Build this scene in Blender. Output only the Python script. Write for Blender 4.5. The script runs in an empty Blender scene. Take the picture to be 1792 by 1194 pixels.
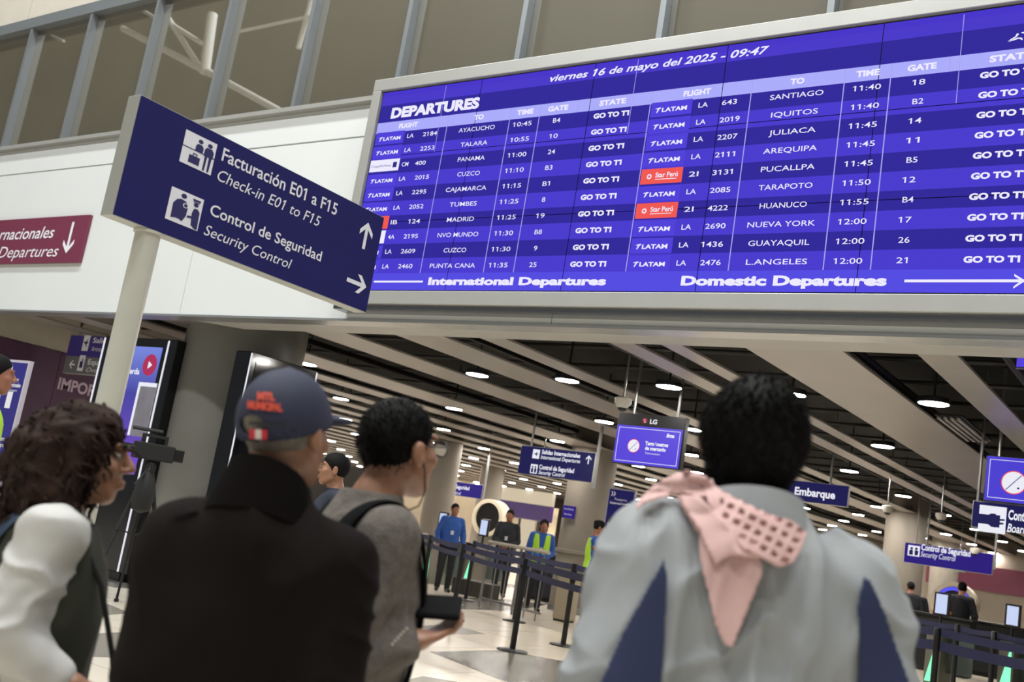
import bpy, math, random
import numpy as np
from mathutils import Vector, Matrix
random.seed(7); rng = np.random.default_rng(11)
C = bpy.context.scene.collection

# ---------------------------------------------------------------- camera
def _n(v): return v/np.linalg.norm(v)
_A = np.array([-2616., 102.]); _B = np.array([1274., -543.])       # vanishing points of the two floor axes
FPX = math.sqrt(-(_A @ _B))
_X = -_n(np.array([_A[0], _A[1], -FPX])); _Y = _n(np.array([_B[0], _B[1], -FPX])); _Z = np.cross(_X, _Y)
RW = np.array([_X, _Y, _Z]); H = 1.38
def ray(px, py): return RW @ np.array([px-896, -(py-597), -FPX])
def onY(px, py, y): d = ray(px, py); return d*y/d[1] + np.array([0, 0, H])
def onX(px, py, x): d = ray(px, py); return d*x/d[0] + np.array([0, 0, H])
def onZ(px, py, z): d = ray(px, py); return d*(z-H)/d[2] + np.array([0, 0, H])
def onD(px, py, D): return ray(px, py)/FPX*D + np.array([0, 0, H])
cam = bpy.data.cameras.new('camera'); co = bpy.data.objects.new('camera', cam); C.objects.link(co)
m4 = Matrix([[*RW[0], 0], [*RW[1], 0], [*RW[2], H], [0, 0, 0, 1]])
co.matrix_world = m4
cam.sensor_width = 36; cam.lens = FPX/1792*36; cam.clip_start = .05; cam.clip_end = 400
cam.dof.use_dof = True; cam.dof.focus_distance = 6.5; cam.dof.aperture_fstop = 3.2
bpy.context.scene.camera = co
vs = bpy.context.scene.view_settings
vs.view_transform = 'Standard'; vs.look = 'None'; vs.gamma = 1; vs.use_curve_mapping = False; vs.exposure = 0.0
# ---------------------------------------------------------------- world and lamps added above the hall
w = bpy.data.worlds.new('world'); bpy.context.scene.world = w; w.use_nodes = True
w.node_tree.nodes['Background'].inputs[0].default_value = (.80, .84, .90, 1)
w.node_tree.nodes['Background'].inputs[1].default_value = .22
ADDED_LAMPS = [(x, y, 16.4) for x in (-14, -8, -2, 4) for y in (-5.5, 2.5)]  # unseen lamps added to light the hall; nearer row for wall and truss
LAMP_W = 860; LAMP_E = 190
for (x, y, z) in ADDED_LAMPS:
    l = bpy.data.lights.new('added_lamp', 'AREA'); l.shape = 'RECTANGLE'; l.size = 2.4; l.size_y = .9; l.energy = LAMP_W; l.color = (.975, 1, .985)
    o = bpy.data.objects.new('added_lamp', l); C.objects.link(o); o.location = (x, y, z-.06)

# ---------------------------------------------------------------- materials
def lin(h):
    h = h.lstrip('#'); c = [int(h[i:i+2], 16)/255 for i in (0, 2, 4)]
    return tuple(((v/12.92) if v <= .04045 else ((v+.055)/1.055)**2.4) for v in c) + (1,)
_m = {}
def mat(name, col, rough=.6, metal=0, emit=0, var=0, vscale=3, bump=0, bscale=60, coat=0, coat_ior=1.5, spec=.5, stretch=None, wave=None, alpha=1, trans=0):
    if name in _m: return _m[name]
    m = bpy.data.materials.new(name); m.use_nodes = True; nt = m.node_tree; b = nt.nodes['Principled BSDF']
    c = lin(col); b.inputs['Base Color'].default_value = c; b.inputs['Roughness'].default_value = rough; b.inputs['Metallic'].default_value = metal
    b.inputs['Specular IOR Level'].default_value = spec
    b.inputs['Coat Weight'].default_value = coat; b.inputs['Coat IOR'].default_value = coat_ior; b.inputs['Coat Roughness'].default_value = .02
    b.inputs['Transmission Weight'].default_value = trans
    if emit:
        b.inputs['Emission Color'].default_value = c; b.inputs['Emission Strength'].default_value = emit
        if emit <= 3: b.inputs['Base Color'].default_value = (.01, .01, .01, 1); b.inputs['Specular IOR Level'].default_value = 0
    tc = nt.nodes.new('ShaderNodeTexCoord')
    def noise(s):
        n = nt.nodes.new('ShaderNodeTexNoise'); n.inputs['Scale'].default_value = s; n.inputs['Detail'].default_value = 4
        if stretch:
            mp = nt.nodes.new('ShaderNodeMapping'); mp.inputs['Scale'].default_value = stretch
            nt.links.new(tc.outputs['Object'], mp.inputs[0]); nt.links.new(mp.outputs[0], n.inputs['Vector'])
        else: nt.links.new(tc.outputs['Object'], n.inputs['Vector'])
        return n
    if var:
        n = noise(vscale); mx = nt.nodes.new('ShaderNodeMix'); mx.data_type = 'RGBA'
        rp = nt.nodes.new('ShaderNodeMapRange'); rp.inputs[1].default_value = .3; rp.inputs[2].default_value = .7
        nt.links.new(n.outputs['Fac'], rp.inputs[0]); nt.links.new(rp.outputs[0], mx.inputs['Factor'])
        mx.inputs['A'].default_value = tuple(max(0, v*(1-var)) for v in c[:3])+(1,); mx.inputs['B'].default_value = tuple(min(1, v*(1+var)) for v in c[:3])+(1,)
        nt.links.new(mx.outputs['Result'], b.inputs['Base Color'])
    if bump:
        n = noise(bscale); bp = nt.nodes.new('ShaderNodeBump'); bp.inputs['Strength'].default_value = bump; bp.inputs['Distance'].default_value = .004
        nt.links.new(n.outputs['Fac'], bp.inputs['Height']); nt.links.new(bp.outputs[0], b.inputs['Normal'])
    _m[name] = m; return m

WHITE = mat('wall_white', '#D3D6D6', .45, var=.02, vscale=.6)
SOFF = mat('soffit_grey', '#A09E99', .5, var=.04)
ALU = mat('brushed_aluminium', '#B9BAB9', .32, metal=.75, var=.03, stretch=(1, 1, 20))
FRAMEG = mat('board_frame_grey', '#ABABA8', .4, metal=.35, var=.03)
MULL = mat('mullion_grey', '#83888C', .4, metal=.4)
GLASSB = mat('blind_glass', '#5C5646', .5, var=.05, vscale=.8, coat=1, coat_ior=3.2)
BLACK = mat('black_plastic', '#0C0C0E', .35)
MATT = mat('black_matt', '#121212', .8)
DARKC = mat('plenum_black', '#0B0A09', .9)
SLAT = mat('slat_bronze', '#8E8781', .36, metal=.1, var=.05, vscale=1.5)
LAMPM = mat('lamp_diffuser', '#FFF9F0', emit=LAMP_E)
RING = mat('lamp_ring', '#C8C4BC', .4)
NAVY = mat('sign_navy', '#1E1D5A', .5, var=.03, spec=.2)
SIGNW = mat('sign_white', '#DDDDE6', .5)
SIGNG = mat('sign_grey', '#6E6E72', .5)
SIGNR = mat('sign_red', '#B05560', .5)
POLE = mat('pole_paint', '#B8B7AC', .35, var=.04, vscale=6)
CONC = mat('column_grey', '#6D6C66', .42, var=.10, vscale=1.6, bump=.15, bscale=12)
CONC2 = mat('column_taupe', '#7E766C', .6, var=.05)
PURP = mat('wall_purple', '#44233F', .6, var=.10, vscale=1.2)
CREAM = mat('wall_cream', '#A9A294', .7, var=.05)
MAROON = mat('sign_maroon', '#6E2C45', .55, var=.04)
BELT = mat('belt_navy', '#1B2147', .7)
POST = mat('post_black', '#161618', .4)
STEEL = mat('stainless', '#9C9C9C', .28, metal=.85)
GLS = mat('counter_glass', '#9FB0AC', .08, alpha=1, spec=.6)
TAUPE = mat('counter_taupe', '#7C766C', .5)
GREENL = mat('gate_green', '#7BE9B0', emit=1.6)
SCRW = mat('tablet_white', '#C8D4F4', emit=1.0)
BEIGEP = mat('beige_panel', '#C7C0B4', .5, var=.03)

# ---------------------------------------------------------------- mesh helpers
def emesh(name, V, F, m, parent=None, smooth=False, fm=None):
    me = bpy.data.meshes.new(name); me.from_pydata([tuple(map(float, v)) for v in V], [], F)
    for x in (m if isinstance(m, (list, tuple)) else [m]): me.materials.append(x)
    if fm is not None: me.polygons.foreach_set('material_index', fm)
    if smooth: me.polygons.foreach_set('use_smooth', [True]*len(me.polygons))
    me.update(); o = bpy.data.objects.new(name, me); C.objects.link(o)
    if parent is not None: o.parent = parent
    return o
class MB:
    def __init__(s): s.v = []; s.f = []; s.m = []
    def add(s, V, F, mi=0):
        b = len(s.v); s.v += [tuple(map(float, v)) for v in V]; s.f += [tuple(b+i for i in f) for f in F]; s.m += [mi]*len(F); return s
    def box(s, x0, x1, y0, y1, z0, z1, mi=0, rz=0, c=None):
        V = [(x, y, z) for x in (x0, x1) for y in (y0, y1) for z in (z0, z1)]
        if rz:
            cx, cy = c if c else ((x0+x1)/2, (y0+y1)/2); ca, sa = math.cos(rz), math.sin(rz)
            V = [(cx+(x-cx)*ca-(y-cy)*sa, cy+(x-cx)*sa+(y-cy)*ca, z) for x, y, z in V]
        return s.add(V, [(0, 1, 3, 2), (4, 6, 7, 5), (0, 4, 5, 1), (2, 3, 7, 6), (0, 2, 6, 4), (1, 5, 7, 3)], mi)
    def tube(s, pts, r, n=12, mi=0, cap=True):
        pts = [np.array(p, float) for p in pts]; R = r if isinstance(r, (list, tuple)) else [r]*len(pts)
        b = len(s.v); up = None
        for i, p in enumerate(pts):
            t = _n(pts[min(i+1, len(pts)-1)]-pts[max(i-1, 0)])
            if up is None: up = np.array([0, 0, 1.]) if abs(t[2]) < .9 else np.array([1., 0, 0])
            a = np.cross(t, up); a = a/ (np.linalg.norm(a)+1e-9); c2 = np.cross(a, t); up = c2
            for k in range(n):
                an = 2*math.pi*k/n; q = p+R[i]*(math.cos(an)*a+math.sin(an)*c2); s.v.append(tuple(map(float, q)))
        for i in range(len(pts)-1):
            for k in range(n):
                k2 = (k+1) % n; s.f.append((b+i*n+k, b+i*n+k2, b+(i+1)*n+k2, b+(i+1)*n+k)); s.m.append(mi)
        if cap:
            s.f.append(tuple(b+k for k in range(n))[::-1]); s.m.append(mi)
            s.f.append(tuple(b+(len(pts)-1)*n+k for k in range(n))); s.m.append(mi)
        return s
    def lathe(s, prof, cx=0, cy=0, n=24, mi=0):       # prof [(r,z)]
        b = len(s.v)
        for r, z in prof:
            for k in range(n): s.v.append((cx+r*math.cos(2*math.pi*k/n), cy+r*math.sin(2*math.pi*k/n), z))
        for i in range(len(prof)-1):
            for k in range(n):
                k2 = (k+1) % n; s.f.append((b+i*n+k, b+i*n+k2, b+(i+1)*n+k2, b+(i+1)*n+k)); s.m.append(mi)
        s.f.append(tuple(b+k for k in range(n))[::-1]); s.m.append(mi)
        s.f.append(tuple(b+(len(prof)-1)*n+k for k in range(n))); s.m.append(mi)
        return s
    def build(s, name, m, parent=None, smooth=False, bevel=0):
        o = emesh(name, s.v, s.f, m, parent, smooth, s.m if isinstance(m, (list, tuple)) else None)
        if smooth:
            try: o.data.set_sharp_from_angle(angle=math.radians(40))
            except Exception: pass
        if bevel:
            md = o.modifiers.new('bevel', 'BEVEL'); md.width = bevel; md.segments = 2; md.limit_method = 'ANGLE'
        return o
def tag(o, label=None, cat=None, group=None, kind=None):
    if label: o['label'] = label
    if cat: o['category'] = cat
    if group: o['group'] = group
    if kind: o['kind'] = kind
    return o
def empty(name, loc, label, cat, group=None):
    o = bpy.data.objects.new(name, None); C.objects.link(o); o.location = tuple(map(float, loc)); o.empty_display_size = .1
    return tag(o, label, cat, group)
def rel(root, obs):                                   # children were built in world space: give them the inverse offset
    for o in obs: o.matrix_parent_inverse = Matrix.Translation(root.location).inverted() if not root.rotation_euler.z else root.matrix_basis.inverted()
def adopt(root):
    bpy_children = [o for o in C.objects if o.parent == root]
    inv = Matrix.Translation(root.location).inverted()
    for o in bpy_children: o.matrix_parent_inverse = inv
def copy_tree(o, parent=None):
    c = o.copy(); C.objects.link(c)
    if parent is not None: c.parent = parent
    for ch in list(o.children): copy_tree(ch, c)
    return c

_tx = {}
def glyphs(s, bold=0, shear=0, spacing=1.0):
    k = (s, bold, shear, spacing)
    if k in _tx: return _tx[k]
    cu = bpy.data.curves.new('t', 'FONT'); cu.body = s; cu.size = 1; cu.offset = bold; cu.shear = shear; cu.resolution_u = 3; cu.space_character = spacing
    ob = bpy.data.objects.new('t', cu); me = ob.to_mesh()
    V = np.array([v.co[:] for v in me.vertices]).reshape(-1, 3); F = [tuple(p.vertices) for p in me.polygons]
    ob.to_mesh_clear(); bpy.data.objects.remove(ob); bpy.data.curves.remove(cu)
    _tx[k] = (V, F); return V, F
CAPH = None
def put_text(mb, s, O, U, Vv, width, caph, bold=0, shear=0, mi=0, spacing=1.0):
    """letters into the plane O + U*x + Vv*y, baseline-left at O, fitted to width and cap height"""
    global CAPH
    if CAPH is None: CAPH = float(glyphs('H')[0][:, 1].max())
    V, F = glyphs(s, bold, shear, spacing)
    if len(V) == 0: return
    x0, x1 = V[:, 0].min(), V[:, 0].max(); sx = width/(x1-x0) if width else caph/CAPH
    sy = caph/CAPH; O = np.array(O, float); U = _n(np.array(U, float)); Vv = _n(np.array(Vv, float))
    P = O + np.outer((V[:, 0]-x0)*sx, U) + np.outer(V[:, 1]*sy, Vv)
    mb.add(P, F, mi)
    for k, ch in enumerate(s):                        # the builtin figure one is a bare bar: give it its flag
        if ch != '1': continue
        g1 = glyphs('1', bold, shear, spacing)[0]; xr = glyphs(s[:k+1], bold, shear, spacing)[0][:, 0].max(); xl = xr-(g1[:, 0].max()-g1[:, 0].min())*(1 if not shear else .45); Hc = g1[:, 1].max(); th = .10+bold*1.5
        q = [(xl+.02, Hc), (xl-.13-bold, Hc-.10), (xl-.13-bold, Hc-.10-th), (xl+.02, Hc-th*.9)]
        mb.add([O+U*(a-x0)*sx+Vv*b*sy+np.cross(U, Vv)*.0003 for a, b in q], [(0, 1, 2, 3)], mi)
def text(name, s, O, U, Vv, width, caph, m, parent=None, bold=0, shear=0, spacing=1.0):
    mb = MB(); put_text(mb, s, O, U, Vv, width, caph, bold, shear, 0, spacing); return mb.build(name, m, parent)
def flatpoly(mb, polys, O, U, Vv, mi=0):
    O = np.array(O, float); U = _n(np.array(U, float)); Vv = _n(np.array(Vv, float))
    Nn = np.cross(U, Vv)*.00025
    for i_, p in enumerate(polys):
        P = [O+U*a+Vv*b+Nn*i_ for a, b in p]; mb.add(P, [tuple(range(len(P)))], mi)
def circ(cx, cy, r, n=20, a0=0, a1=2*math.pi, ry=None):
    k = n if abs(a1-a0-2*math.pi) < 1e-6 else n+1
    return [(cx+r*math.cos(a0+(a1-a0)*i/n), cy+(ry or r)*math.sin(a0+(a1-a0)*i/n)) for i in range(k)]
UX, UY, UZ = np.array([1., 0, 0]), np.array([0, 1., 0]), np.array([0, 0, 1.])

# ================================================================ SETTING
W = 7.36; ZC = 3.22
# floor: cream terrazzo with a procedural sheen, grey wedge inlays as their own slabs
fm = mat('floor_cream', '#B4ADA0', .22, var=.06, vscale=.5, spec=.5)
nt = fm.node_tree; bs = nt.nodes['Principled BSDF']
br = nt.nodes.new('ShaderNodeTexBrick'); br.inputs['Scale'].default_value = 1; br.inputs['Mortar Size'].default_value = .003; br.inputs['Brick Width'].default_value = 1.2; br.inputs['Row Height'].default_value = 1.2; br.offset = 0
br.inputs['Color1'].default_value = lin('#DCD3C4'); br.inputs['Color2'].default_value = lin('#D8CEBD'); br.inputs['Mortar'].default_value = lin('#8C867B')
tc = nt.nodes.new('ShaderNodeTexCoord'); nt.links.new(tc.outputs['Object'], br.inputs['Vector']); nt.links.new(br.outputs['Color'], bs.inputs['Base Color'])
fl = MB().box(-60, 30, -14, 62, -.2, 0).build('floor', fm); tag(fl, kind='structure')
INL = mat('floor_grey', '#67625A', .25, var=.08, vscale=2); INL2 = mat('floor_mid_grey', '#8B857A', .25, var=.05, vscale=2)
def inlay(pts, m, z=.002):
    o = emesh('floor_inlay', [(x, y, z) for x, y in pts]+[(x, y, -.01) for x, y in pts], [tuple(range(len(pts)))] + [(i, i+len(pts), (i+1) % len(pts)+len(pts), (i+1) % len(pts)) for i in range(len(pts))], m, fl)
def pxz(*pp): return [tuple(onZ(x, y, 0)[:2]) for x, y in pp]
def ccw(P):
    a = sum(P[i][0]*P[(i+1) % len(P)][1]-P[(i+1) % len(P)][0]*P[i][1] for i in range(len(P)))
    return P if a > 0 else P[::-1]
for pp, m in (([(752, 1141), (880, 1138), (1130, 1185), (1130, 1290), (1000, 1240)], INL),
              ([(700, 1098), (790, 1093), (850, 1110), (700, 1112)], INL2),
              ([(790, 1046), (850, 1047), (960, 1058), (900, 1070), (800, 1066)], INL),
              ([(560, 1225), (740, 1184), (800, 1194), (860, 1260)], INL2),
              ([(150, 1110), (240, 1106), (560, 1140), (240, 1152), (150, 1150)], INL2),
              ([(170, 1062), (190, 1058), (228, 1074), (170, 1078)], INL2),
              ([(1640, 1150), (1700, 1142), (1792, 1160), (1700, 1175)], INL2)):
    inlay(ccw(pxz(*pp)), m)
for i in range(6):                                    # the same wedges go on outside the frame
    x = -22+i*6; inlay(ccw([(x, 22), (x+4, 23.5), (x+.5, 26)]), INL2 if i % 2 else INL)
    inlay(ccw([(x+3, -4), (x+6.5, -2.5), (x+3.4, 0)]), INL2 if i % 2 else INL)

# bulkhead wall over the passage
zb = 1.38+(3.40-1.5)*.92
wl = MB().box(-40, 14, W, W+.14, zb, 5.46+.03).build('wall_front', WHITE); tag(wl, kind='structure')
for i, (a, b) in enumerate(((-40, -14.76), (-14.76, -9.9), (-9.9, -4.9), (-4.9, 14))):   # long fascia panels: a joint line runs above them
    MB().box(a+.004, b-.004, W-.03, W-.002, zb, 5.075).build('wall_panel', WHITE, wl)
MB().box(-40, 14, W-.03, W-.002, 5.095, 5.40).build('wall_panel', WHITE, wl)
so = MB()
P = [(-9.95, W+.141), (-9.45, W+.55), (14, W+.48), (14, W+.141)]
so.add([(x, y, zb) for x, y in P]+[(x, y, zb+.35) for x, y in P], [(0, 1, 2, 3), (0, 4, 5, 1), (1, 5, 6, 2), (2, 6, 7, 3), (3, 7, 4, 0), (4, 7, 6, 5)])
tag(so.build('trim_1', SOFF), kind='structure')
tag(MB().box(-40, 14, W-.06, W+.16, zb-.012, zb+.012).build('trim_2', ALU), kind='structure')
# clerestory
zs = 1.38+(5.98-1.5)*.92; zt = 1.38+(7.99-1.5)*.92
tag(MB().box(-40, 14, W-.10, W+.1, zs-.05, zs).build('trim_3', FRAMEG), kind='structure')
tag(MB().box(-40, 14, W-.09, W+.1, zt, zt+.16).build('trim_4', MULL), kind='structure')
mx = [1.38*0+(-15.9+1.613*i)*.92 for i in range(-8, 17)]
wn = MB().box(-40, 14, W+.06, W+.12, zs-.1, zt+.1).build('window_1', mat('blind', '#6F6B5B', .8)); tag(wn, kind='structure')
for i, x in enumerate(mx):
    MB().box(x-.028, x+.028, W-.08, W+.06, zs, zt).build('mullion', MULL, wn)
    if i < len(mx)-1: MB().box(x+.030, mx[i+1]-.030, W+.02, W+.05, zs, zt).build('pane', GLASSB, wn)
up = MB().box(-40, 14, W, W+.2, zt+.16, 12.5).build('wall_upper', MATT); tag(up, kind='structure')
x = -40.
while x < 14:
    for k in range(3): MB().box(x+.006, x+2.50, W-.04, W-.001, zt+.175+k*1.4, zt+.165+k*1.4+1.39).build('wall_panel', BEIGEP, up)
    x += 2.51
# low ceiling behind the bulkhead: dark plenum with bronze slats running away from us
cl = MB().box(-40, 14, W+.16, 62, ZC+.75, ZC+.85).build('ceiling', DARKC); tag(cl, kind='structure')
sl = [(-12.0, -11.12), (-9.70, -8.98), (-8.18, -7.46), (-6.94, -6.60), (-5.30, -5.02), (-4.72, -4.50), (-3.85, -2.94), (-2.31, -1.99)]
sl = [(1.38*0+a*.92, b*.92) for a, b in sl]
x = -12.6*.92
while x > -38: sl.append((x-.50, x)); x -= 1.16
sl += [(-1.25, -.85), (-.2, .5), (1.2, 1.5), (2.4, 3.1), (4.2, 4.6)]
for a, b in sl:
    MB().box(a, b, W+.50 if a > -9.2 else W+.30, 44, ZC, ZC+.022).build('ceiling_slat', SLAT, cl)
    m_ = (a+b)/2
thin = MB()
for i in range(46):                                   # ducts and cable trays up in the dark
    y = W+.8+i*1.15; thin.tube([(-38, y, ZC+.42), (12, y, ZC+.42)], .025, 6)
for x in (-1.7, -3.0, -5.6, -7.5, -10.9, -13.2): thin.tube([(x, W+.7, ZC+.30), (x-.3, 44, ZC+.30)], .045, 8)
o = thin.build('ceiling_pipes', mat('pipe_dark', '#262422', .6), cl); o['kind'] = 'stuff'
# air grille in the gap, near right
g0 = onZ(1687, 757, ZC); gp = empty('air_grille', (g0[0], g0[1], ZC), 'long slotted grey air grille beside the widest ceiling slat at right', 'vent')
for k in range(4): MB().box(-.12+k*.065, -.12+k*.065+.035, -.75, .75, .01, .03).build('slot_blade', SLAT, gp)
MB().box(-.14, .14, -.8, .8, .04, .06).build('backing', BLACK, gp)
# downlights
LX = [-2.69*.92-1.335*i for i in range(-2, 16)]
def make_light(x, y, z):
    t = bpy.data.objects.new('downlight', None); C.objects.link(t); t.location = (x, y, z)
    MB().lathe([(.138, 0), (.150, -.003), (.150, .05), (.12, .06)], n=24).build('housing', BLACK, t, smooth=True)
    MB().lathe([(.137, -.004), (.137, -.001)], n=24).build('diffuser', LAMPM, t)
    MB().lathe([(.012, .06), (.012, .75)], n=6).build('hanger', BLACK, t)
    return t
proto = None; NL = 0
lights = []
keep = set()
rows = [11.33*.92, 15.05*.92]+[15.05*.92+3.45*k for k in range(1, 8)]
RX = [[-2.69, -4.21, -5.74, -7.19, -8.64, -11.94, -12.77], [-4.2, -7.11, -8.71, -11.87, -14.72]]
for j, y in enumerate(rows):
    for i, x in enumerate(RX[j] if j < 2 else [-2.7-3.08*k for k in range(15)] if j < 3 else [-2.7-1.54*k for k in range(24)]):
        lights.append((x*.92, y, i, j))
ORD = ['nearest', 'second', 'third', 'fourth', 'fifth', 'sixth', 'seventh', 'eighth', 'ninth']
NTH = ['first', 'second', 'third', 'fourth', 'fifth', 'sixth', 'seventh', 'eighth', 'ninth', 'tenth', 'eleventh', 'twelfth', 'thirteenth', 'fourteenth', 'fifteenth', 'sixteenth', 'seventeenth', 'eighteenth', 'nineteenth', 'twentieth', 'twenty-first', 'twenty-second', 'twenty-third', 'twenty-fourth', 'twenty-fifth']
def pix(p):
    c = RW.T @ (np.array(p, float)-[0, 0, H]); return 896+FPX*c[0]/-c[2], 597-FPX*c[1]/-c[2], -c[2]
cnt = {}
for (x, y, i, j) in sorted(lights, key=lambda q: (q[3], -q[0])):
    z = ZC-.01; u, v, dd = pix((x, y, z))
    if u > 1800 or dd < 0 or u < 300: continue
    if proto is None: t = proto = make_light(x, y, z)
    else:
        t = copy_tree(proto); t.location = (x, y, z)
    n_ = cnt.get(j, 0); cnt[j] = n_+1
    tag(t, 'round white ceiling downlight, '+NTH[n_]+' from the right in the '+ORD[j]+' row behind the white bulkhead', 'light', 'round downlights of the slatted ceiling')

# far walls of the low hall
bk = MB().box(-60, 30, 46, 46.3, 0, 5).build('wall_back', mat('back_wall', '#8B8174', .7, var=.1, vscale=.4)); tag(bk, kind='structure')
wr = MB().box(6, 6.2, W+.5, 46, 0, 5).build('wall_right', CREAM); tag(wr, kind='structure')
pw = MB().box(-15.3, -15.0, W+.6, 13.0, 2.94, 4.0).build('wall_left', CREAM); tag(pw, kind='structure')
y = W+.6
while y < 12.9:                                       # purple hoarding boards
    MB().box(-15.28, -14.98, y+.004, min(y+1.2, 13)-.004, 0, 2.93).build('hoarding_panel', PURP, pw); y += 1.2
text('lettering', 'IMPORTANTE', onX(100, 680, -14.97), (0, 1, 0), UZ, 1.35, .17, mat('letter_pale', '#B9A4B4', .6), pw, bold=.03)
tag(MB().box(-40, -15.3, 12.9, 13.1, 0, 4).build('wall_side', CREAM), kind='structure')
# hall roof structure in front (seen only mirrored in the clerestory glass)
TR = mat('truss_white', '#F2F2EC', .4)
hc = MB().box(-110, 40, -22, W, 17.2, 17.4).build('ceiling_hall', mat('hall_ceiling', '#8E8C80', .9)); tag(hc, kind='structure')
tr = empty('roof_truss', (-8, -3, 14), 'white tubular roof truss mirrored in the tall windows above the white wall', 'truss')
def mir(px, py, yv): p = onY(px, py, yv); return np.array([p[0]+8, 2*(W+.02)-p[1]+3, p[2]-14])
YV = 11.5
for n_, pts, r in (('chord', [(215, 50), (380, 135), (490, 195)], .07), ('brace', [(290, 25), (352, 122)], .06), ('brace', [(372, 25), (358, 128)], .10), ('brace', [(300, 42), (352, 75)], .05),
                   ('brace', [(545, 0), (522, 85)], .05), ('chord', [(420, 55), (560, 25)], .03), ('chord', [(90, 62), (112, 72)], .03), ('chord', [(250, 18), (285, 40)], .04), ('chord', [(330,110),(395,140)], .07)):
    MB().tube([mir(x, y, YV) for x, y in pts], r, 10).build(n_, TR, tr, smooth=True)
for (x, y, z) in ADDED_LAMPS:
    q = MB().box(-1.3, 1.3, -.55, .55, 0, .14).build('added_lamp_housing', RING); q.location = (x, y, z)  # housing made for each added lamp, out of view
    tag(q, 'long rectangular lamp housing added out of view under the hall roof', 'lamp', 'added lamp housings out of view under the hall roof')

# ================================================================ DEPARTURES BOARD
YB = W-.23
bd = empty('departures_board', (0, 0, 0), 'huge blue-violet departures display of many flights in a grey metal frame', 'display')
x0, x1, z0, z1 = -7.195, -1.055, 3.383, 5.437
fr = MB(); t = .125
fr.box(x0-t, x1+t, YB-.03, W-.03, z1+.012, z1+.012+t)
fr.box(x0-t, x1+t, YB-.03, W-.03, z0-.012-t, z0-.012)
fr.box(x0-t, x0-.012, YB-.03, W-.03, z0-.0119, z1+.0119); fr.box(x1+.012, x1+t, YB-.03, W-.03, z0-.0119, z1+.0119)
fr.build('frame', FRAMEG, bd, bevel=.006)
MB().box(x0-.012, x1+.012, YB+.012, W-.04, z0-.012, z1+.012).build('backing', BLACK, bd)
MB().box(x0-t, x1+t, YB+.01, W-.03, z0-.185, z0-.012-t-.002).build('lower_channel', mat('channel_mirror', '#7E7F80', .15, metal=.8), bd)
BE = 1.0
cols = {'b0': '#4431C8', 'dk': '#281C98', 'hd': '#A9AAFA', 'br': '#4434CC', 'ft': '#5046E0'}
bm = [mat('led_'+k, v, emit=BE) for k, v in cols.items()]; bi = {k: i for i, k in enumerate(cols)}
bands = [(5.437, 5.290, 'b0'), (5.290, 5.108, 'dk'), (5.108, 4.993, 'hd')]
for i in range(10): bands.append((4.993-.1443*i, 4.993-.1443*(i+1), 'dk' if i % 2 == 0 else 'br'))
bands.append((3.550, 3.383, 'ft'))
rx = [x0, -5.96, -4.727, -3.503, -2.28, x1]; rz = [z1, 4.745, 4.063, z0]
for i in range(5):
    for j in range(3):
        mb = MB(); a, b = rx[i]+.003, rx[i+1]-.003; tp, bt = rz[j]-.003, rz[j+1]+.003
        for (u, v, k) in bands:
            u2, v2 = min(u, tp), max(v, bt)
            if u2-v2 > .0005: mb.add([(a, YB, v2), (b, YB, v2), (b, YB, u2), (a, YB, u2)], [(0, 1, 2, 3)], bi[k])
        n = len(mb.v); mb.add([(a, YB, bt), (b, YB, bt), (b, YB, tp), (a, YB, tp), (a, YB+.011, bt), (b, YB+.011, bt), (b, YB+.011, tp), (a, YB+.011, tp)],
               [(0, 4, 5, 1), (1, 5, 6, 2), (2, 6, 7, 3), (3, 7, 4, 0)], 5)
        mb.build('display_panel', bm+[BLACK], bd)
LW = mat('led_white', '#EDEAFF', emit=1.0); LRED = mat('led_red', '#F0554E', emit=1.0); LDK = mat('led_ink', '#2A2C8C', emit=.8); LBL = mat('led_patch', '#4B3AD8', emit=1.0); LLI = mat('led_line', '#A8A2F0', emit=1.0)
YT = YB-.002; YP = YB-.001
def bt_(mb, s, x, z, wd, h, **k): put_text(mb, s, (x, YT, z), UX, UZ, wd, h, **k)
def ctr(mb, s, xc, z, wd, h, **k): bt_(mb, s, xc-wd/2, z, wd, h, **k)
def quad(mb, a, b, c, d, y=YP, mi=0): mb.add([(a, y, c), (b, y, c), (b, y, d), (a, y, d)], [(0, 1, 2, 3)], mi)
mb = MB(); bt_(mb, 'DEPARTURES', -7.035, 5.150, 1.09, .098, bold=.055); mb.build('heading', LW, bd)
mb = MB(); bt_(mb, 'viernes 16 de mayo del 2025 - 09:47', -5.19, 5.318, 2.04, .062, shear=.25, bold=.02); mb.build('date_line', LW, bd)
mb = MB(); bt_(mb, 'International Departures', -6.17, 3.438, 1.87, .064, bold=.05); quad(mb, -6.84, -6.235, 3.458, 3.476, YT); mb.build('footer_text', LW, bd)
mb = MB(); bt_(mb, 'Domestic Departures', -3.632, 3.438, 1.56, .068, bold=.05); quad(mb, -1.955, -1.16, 3.459, 3.478, YT)
flatpoly(mb, [[(-1.21, 3.475), (-1.27, 3.515), (-1.27, 3.500), (-1.235, 3.475)], [(-1.21, 3.462), (-1.235, 3.462), (-1.27, 3.43), (-1.27, 3.416)]], (0, YT, 0), UX, UZ)
mb.build('footer_text', LW, bd)
mb = MB()
for s, xc, wd in (('FLIGHT', -6.78, .24), ('TO', -5.92, .11), ('TIME', -5.40, .18), ('GATE', -5.05, .21), ('STATE', -4.50, .26), ('FLIGHT', -3.72, .24), ('TO', -2.89, .11), ('TIME', -2.36, .17), ('GATE', -1.98, .20), ('STATE', -1.40, .27)):
    mb = MB(); ctr(mb, s, xc, 5.030, wd, .044, bold=.045); mb.build('column_heading', LW, bd)
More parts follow.
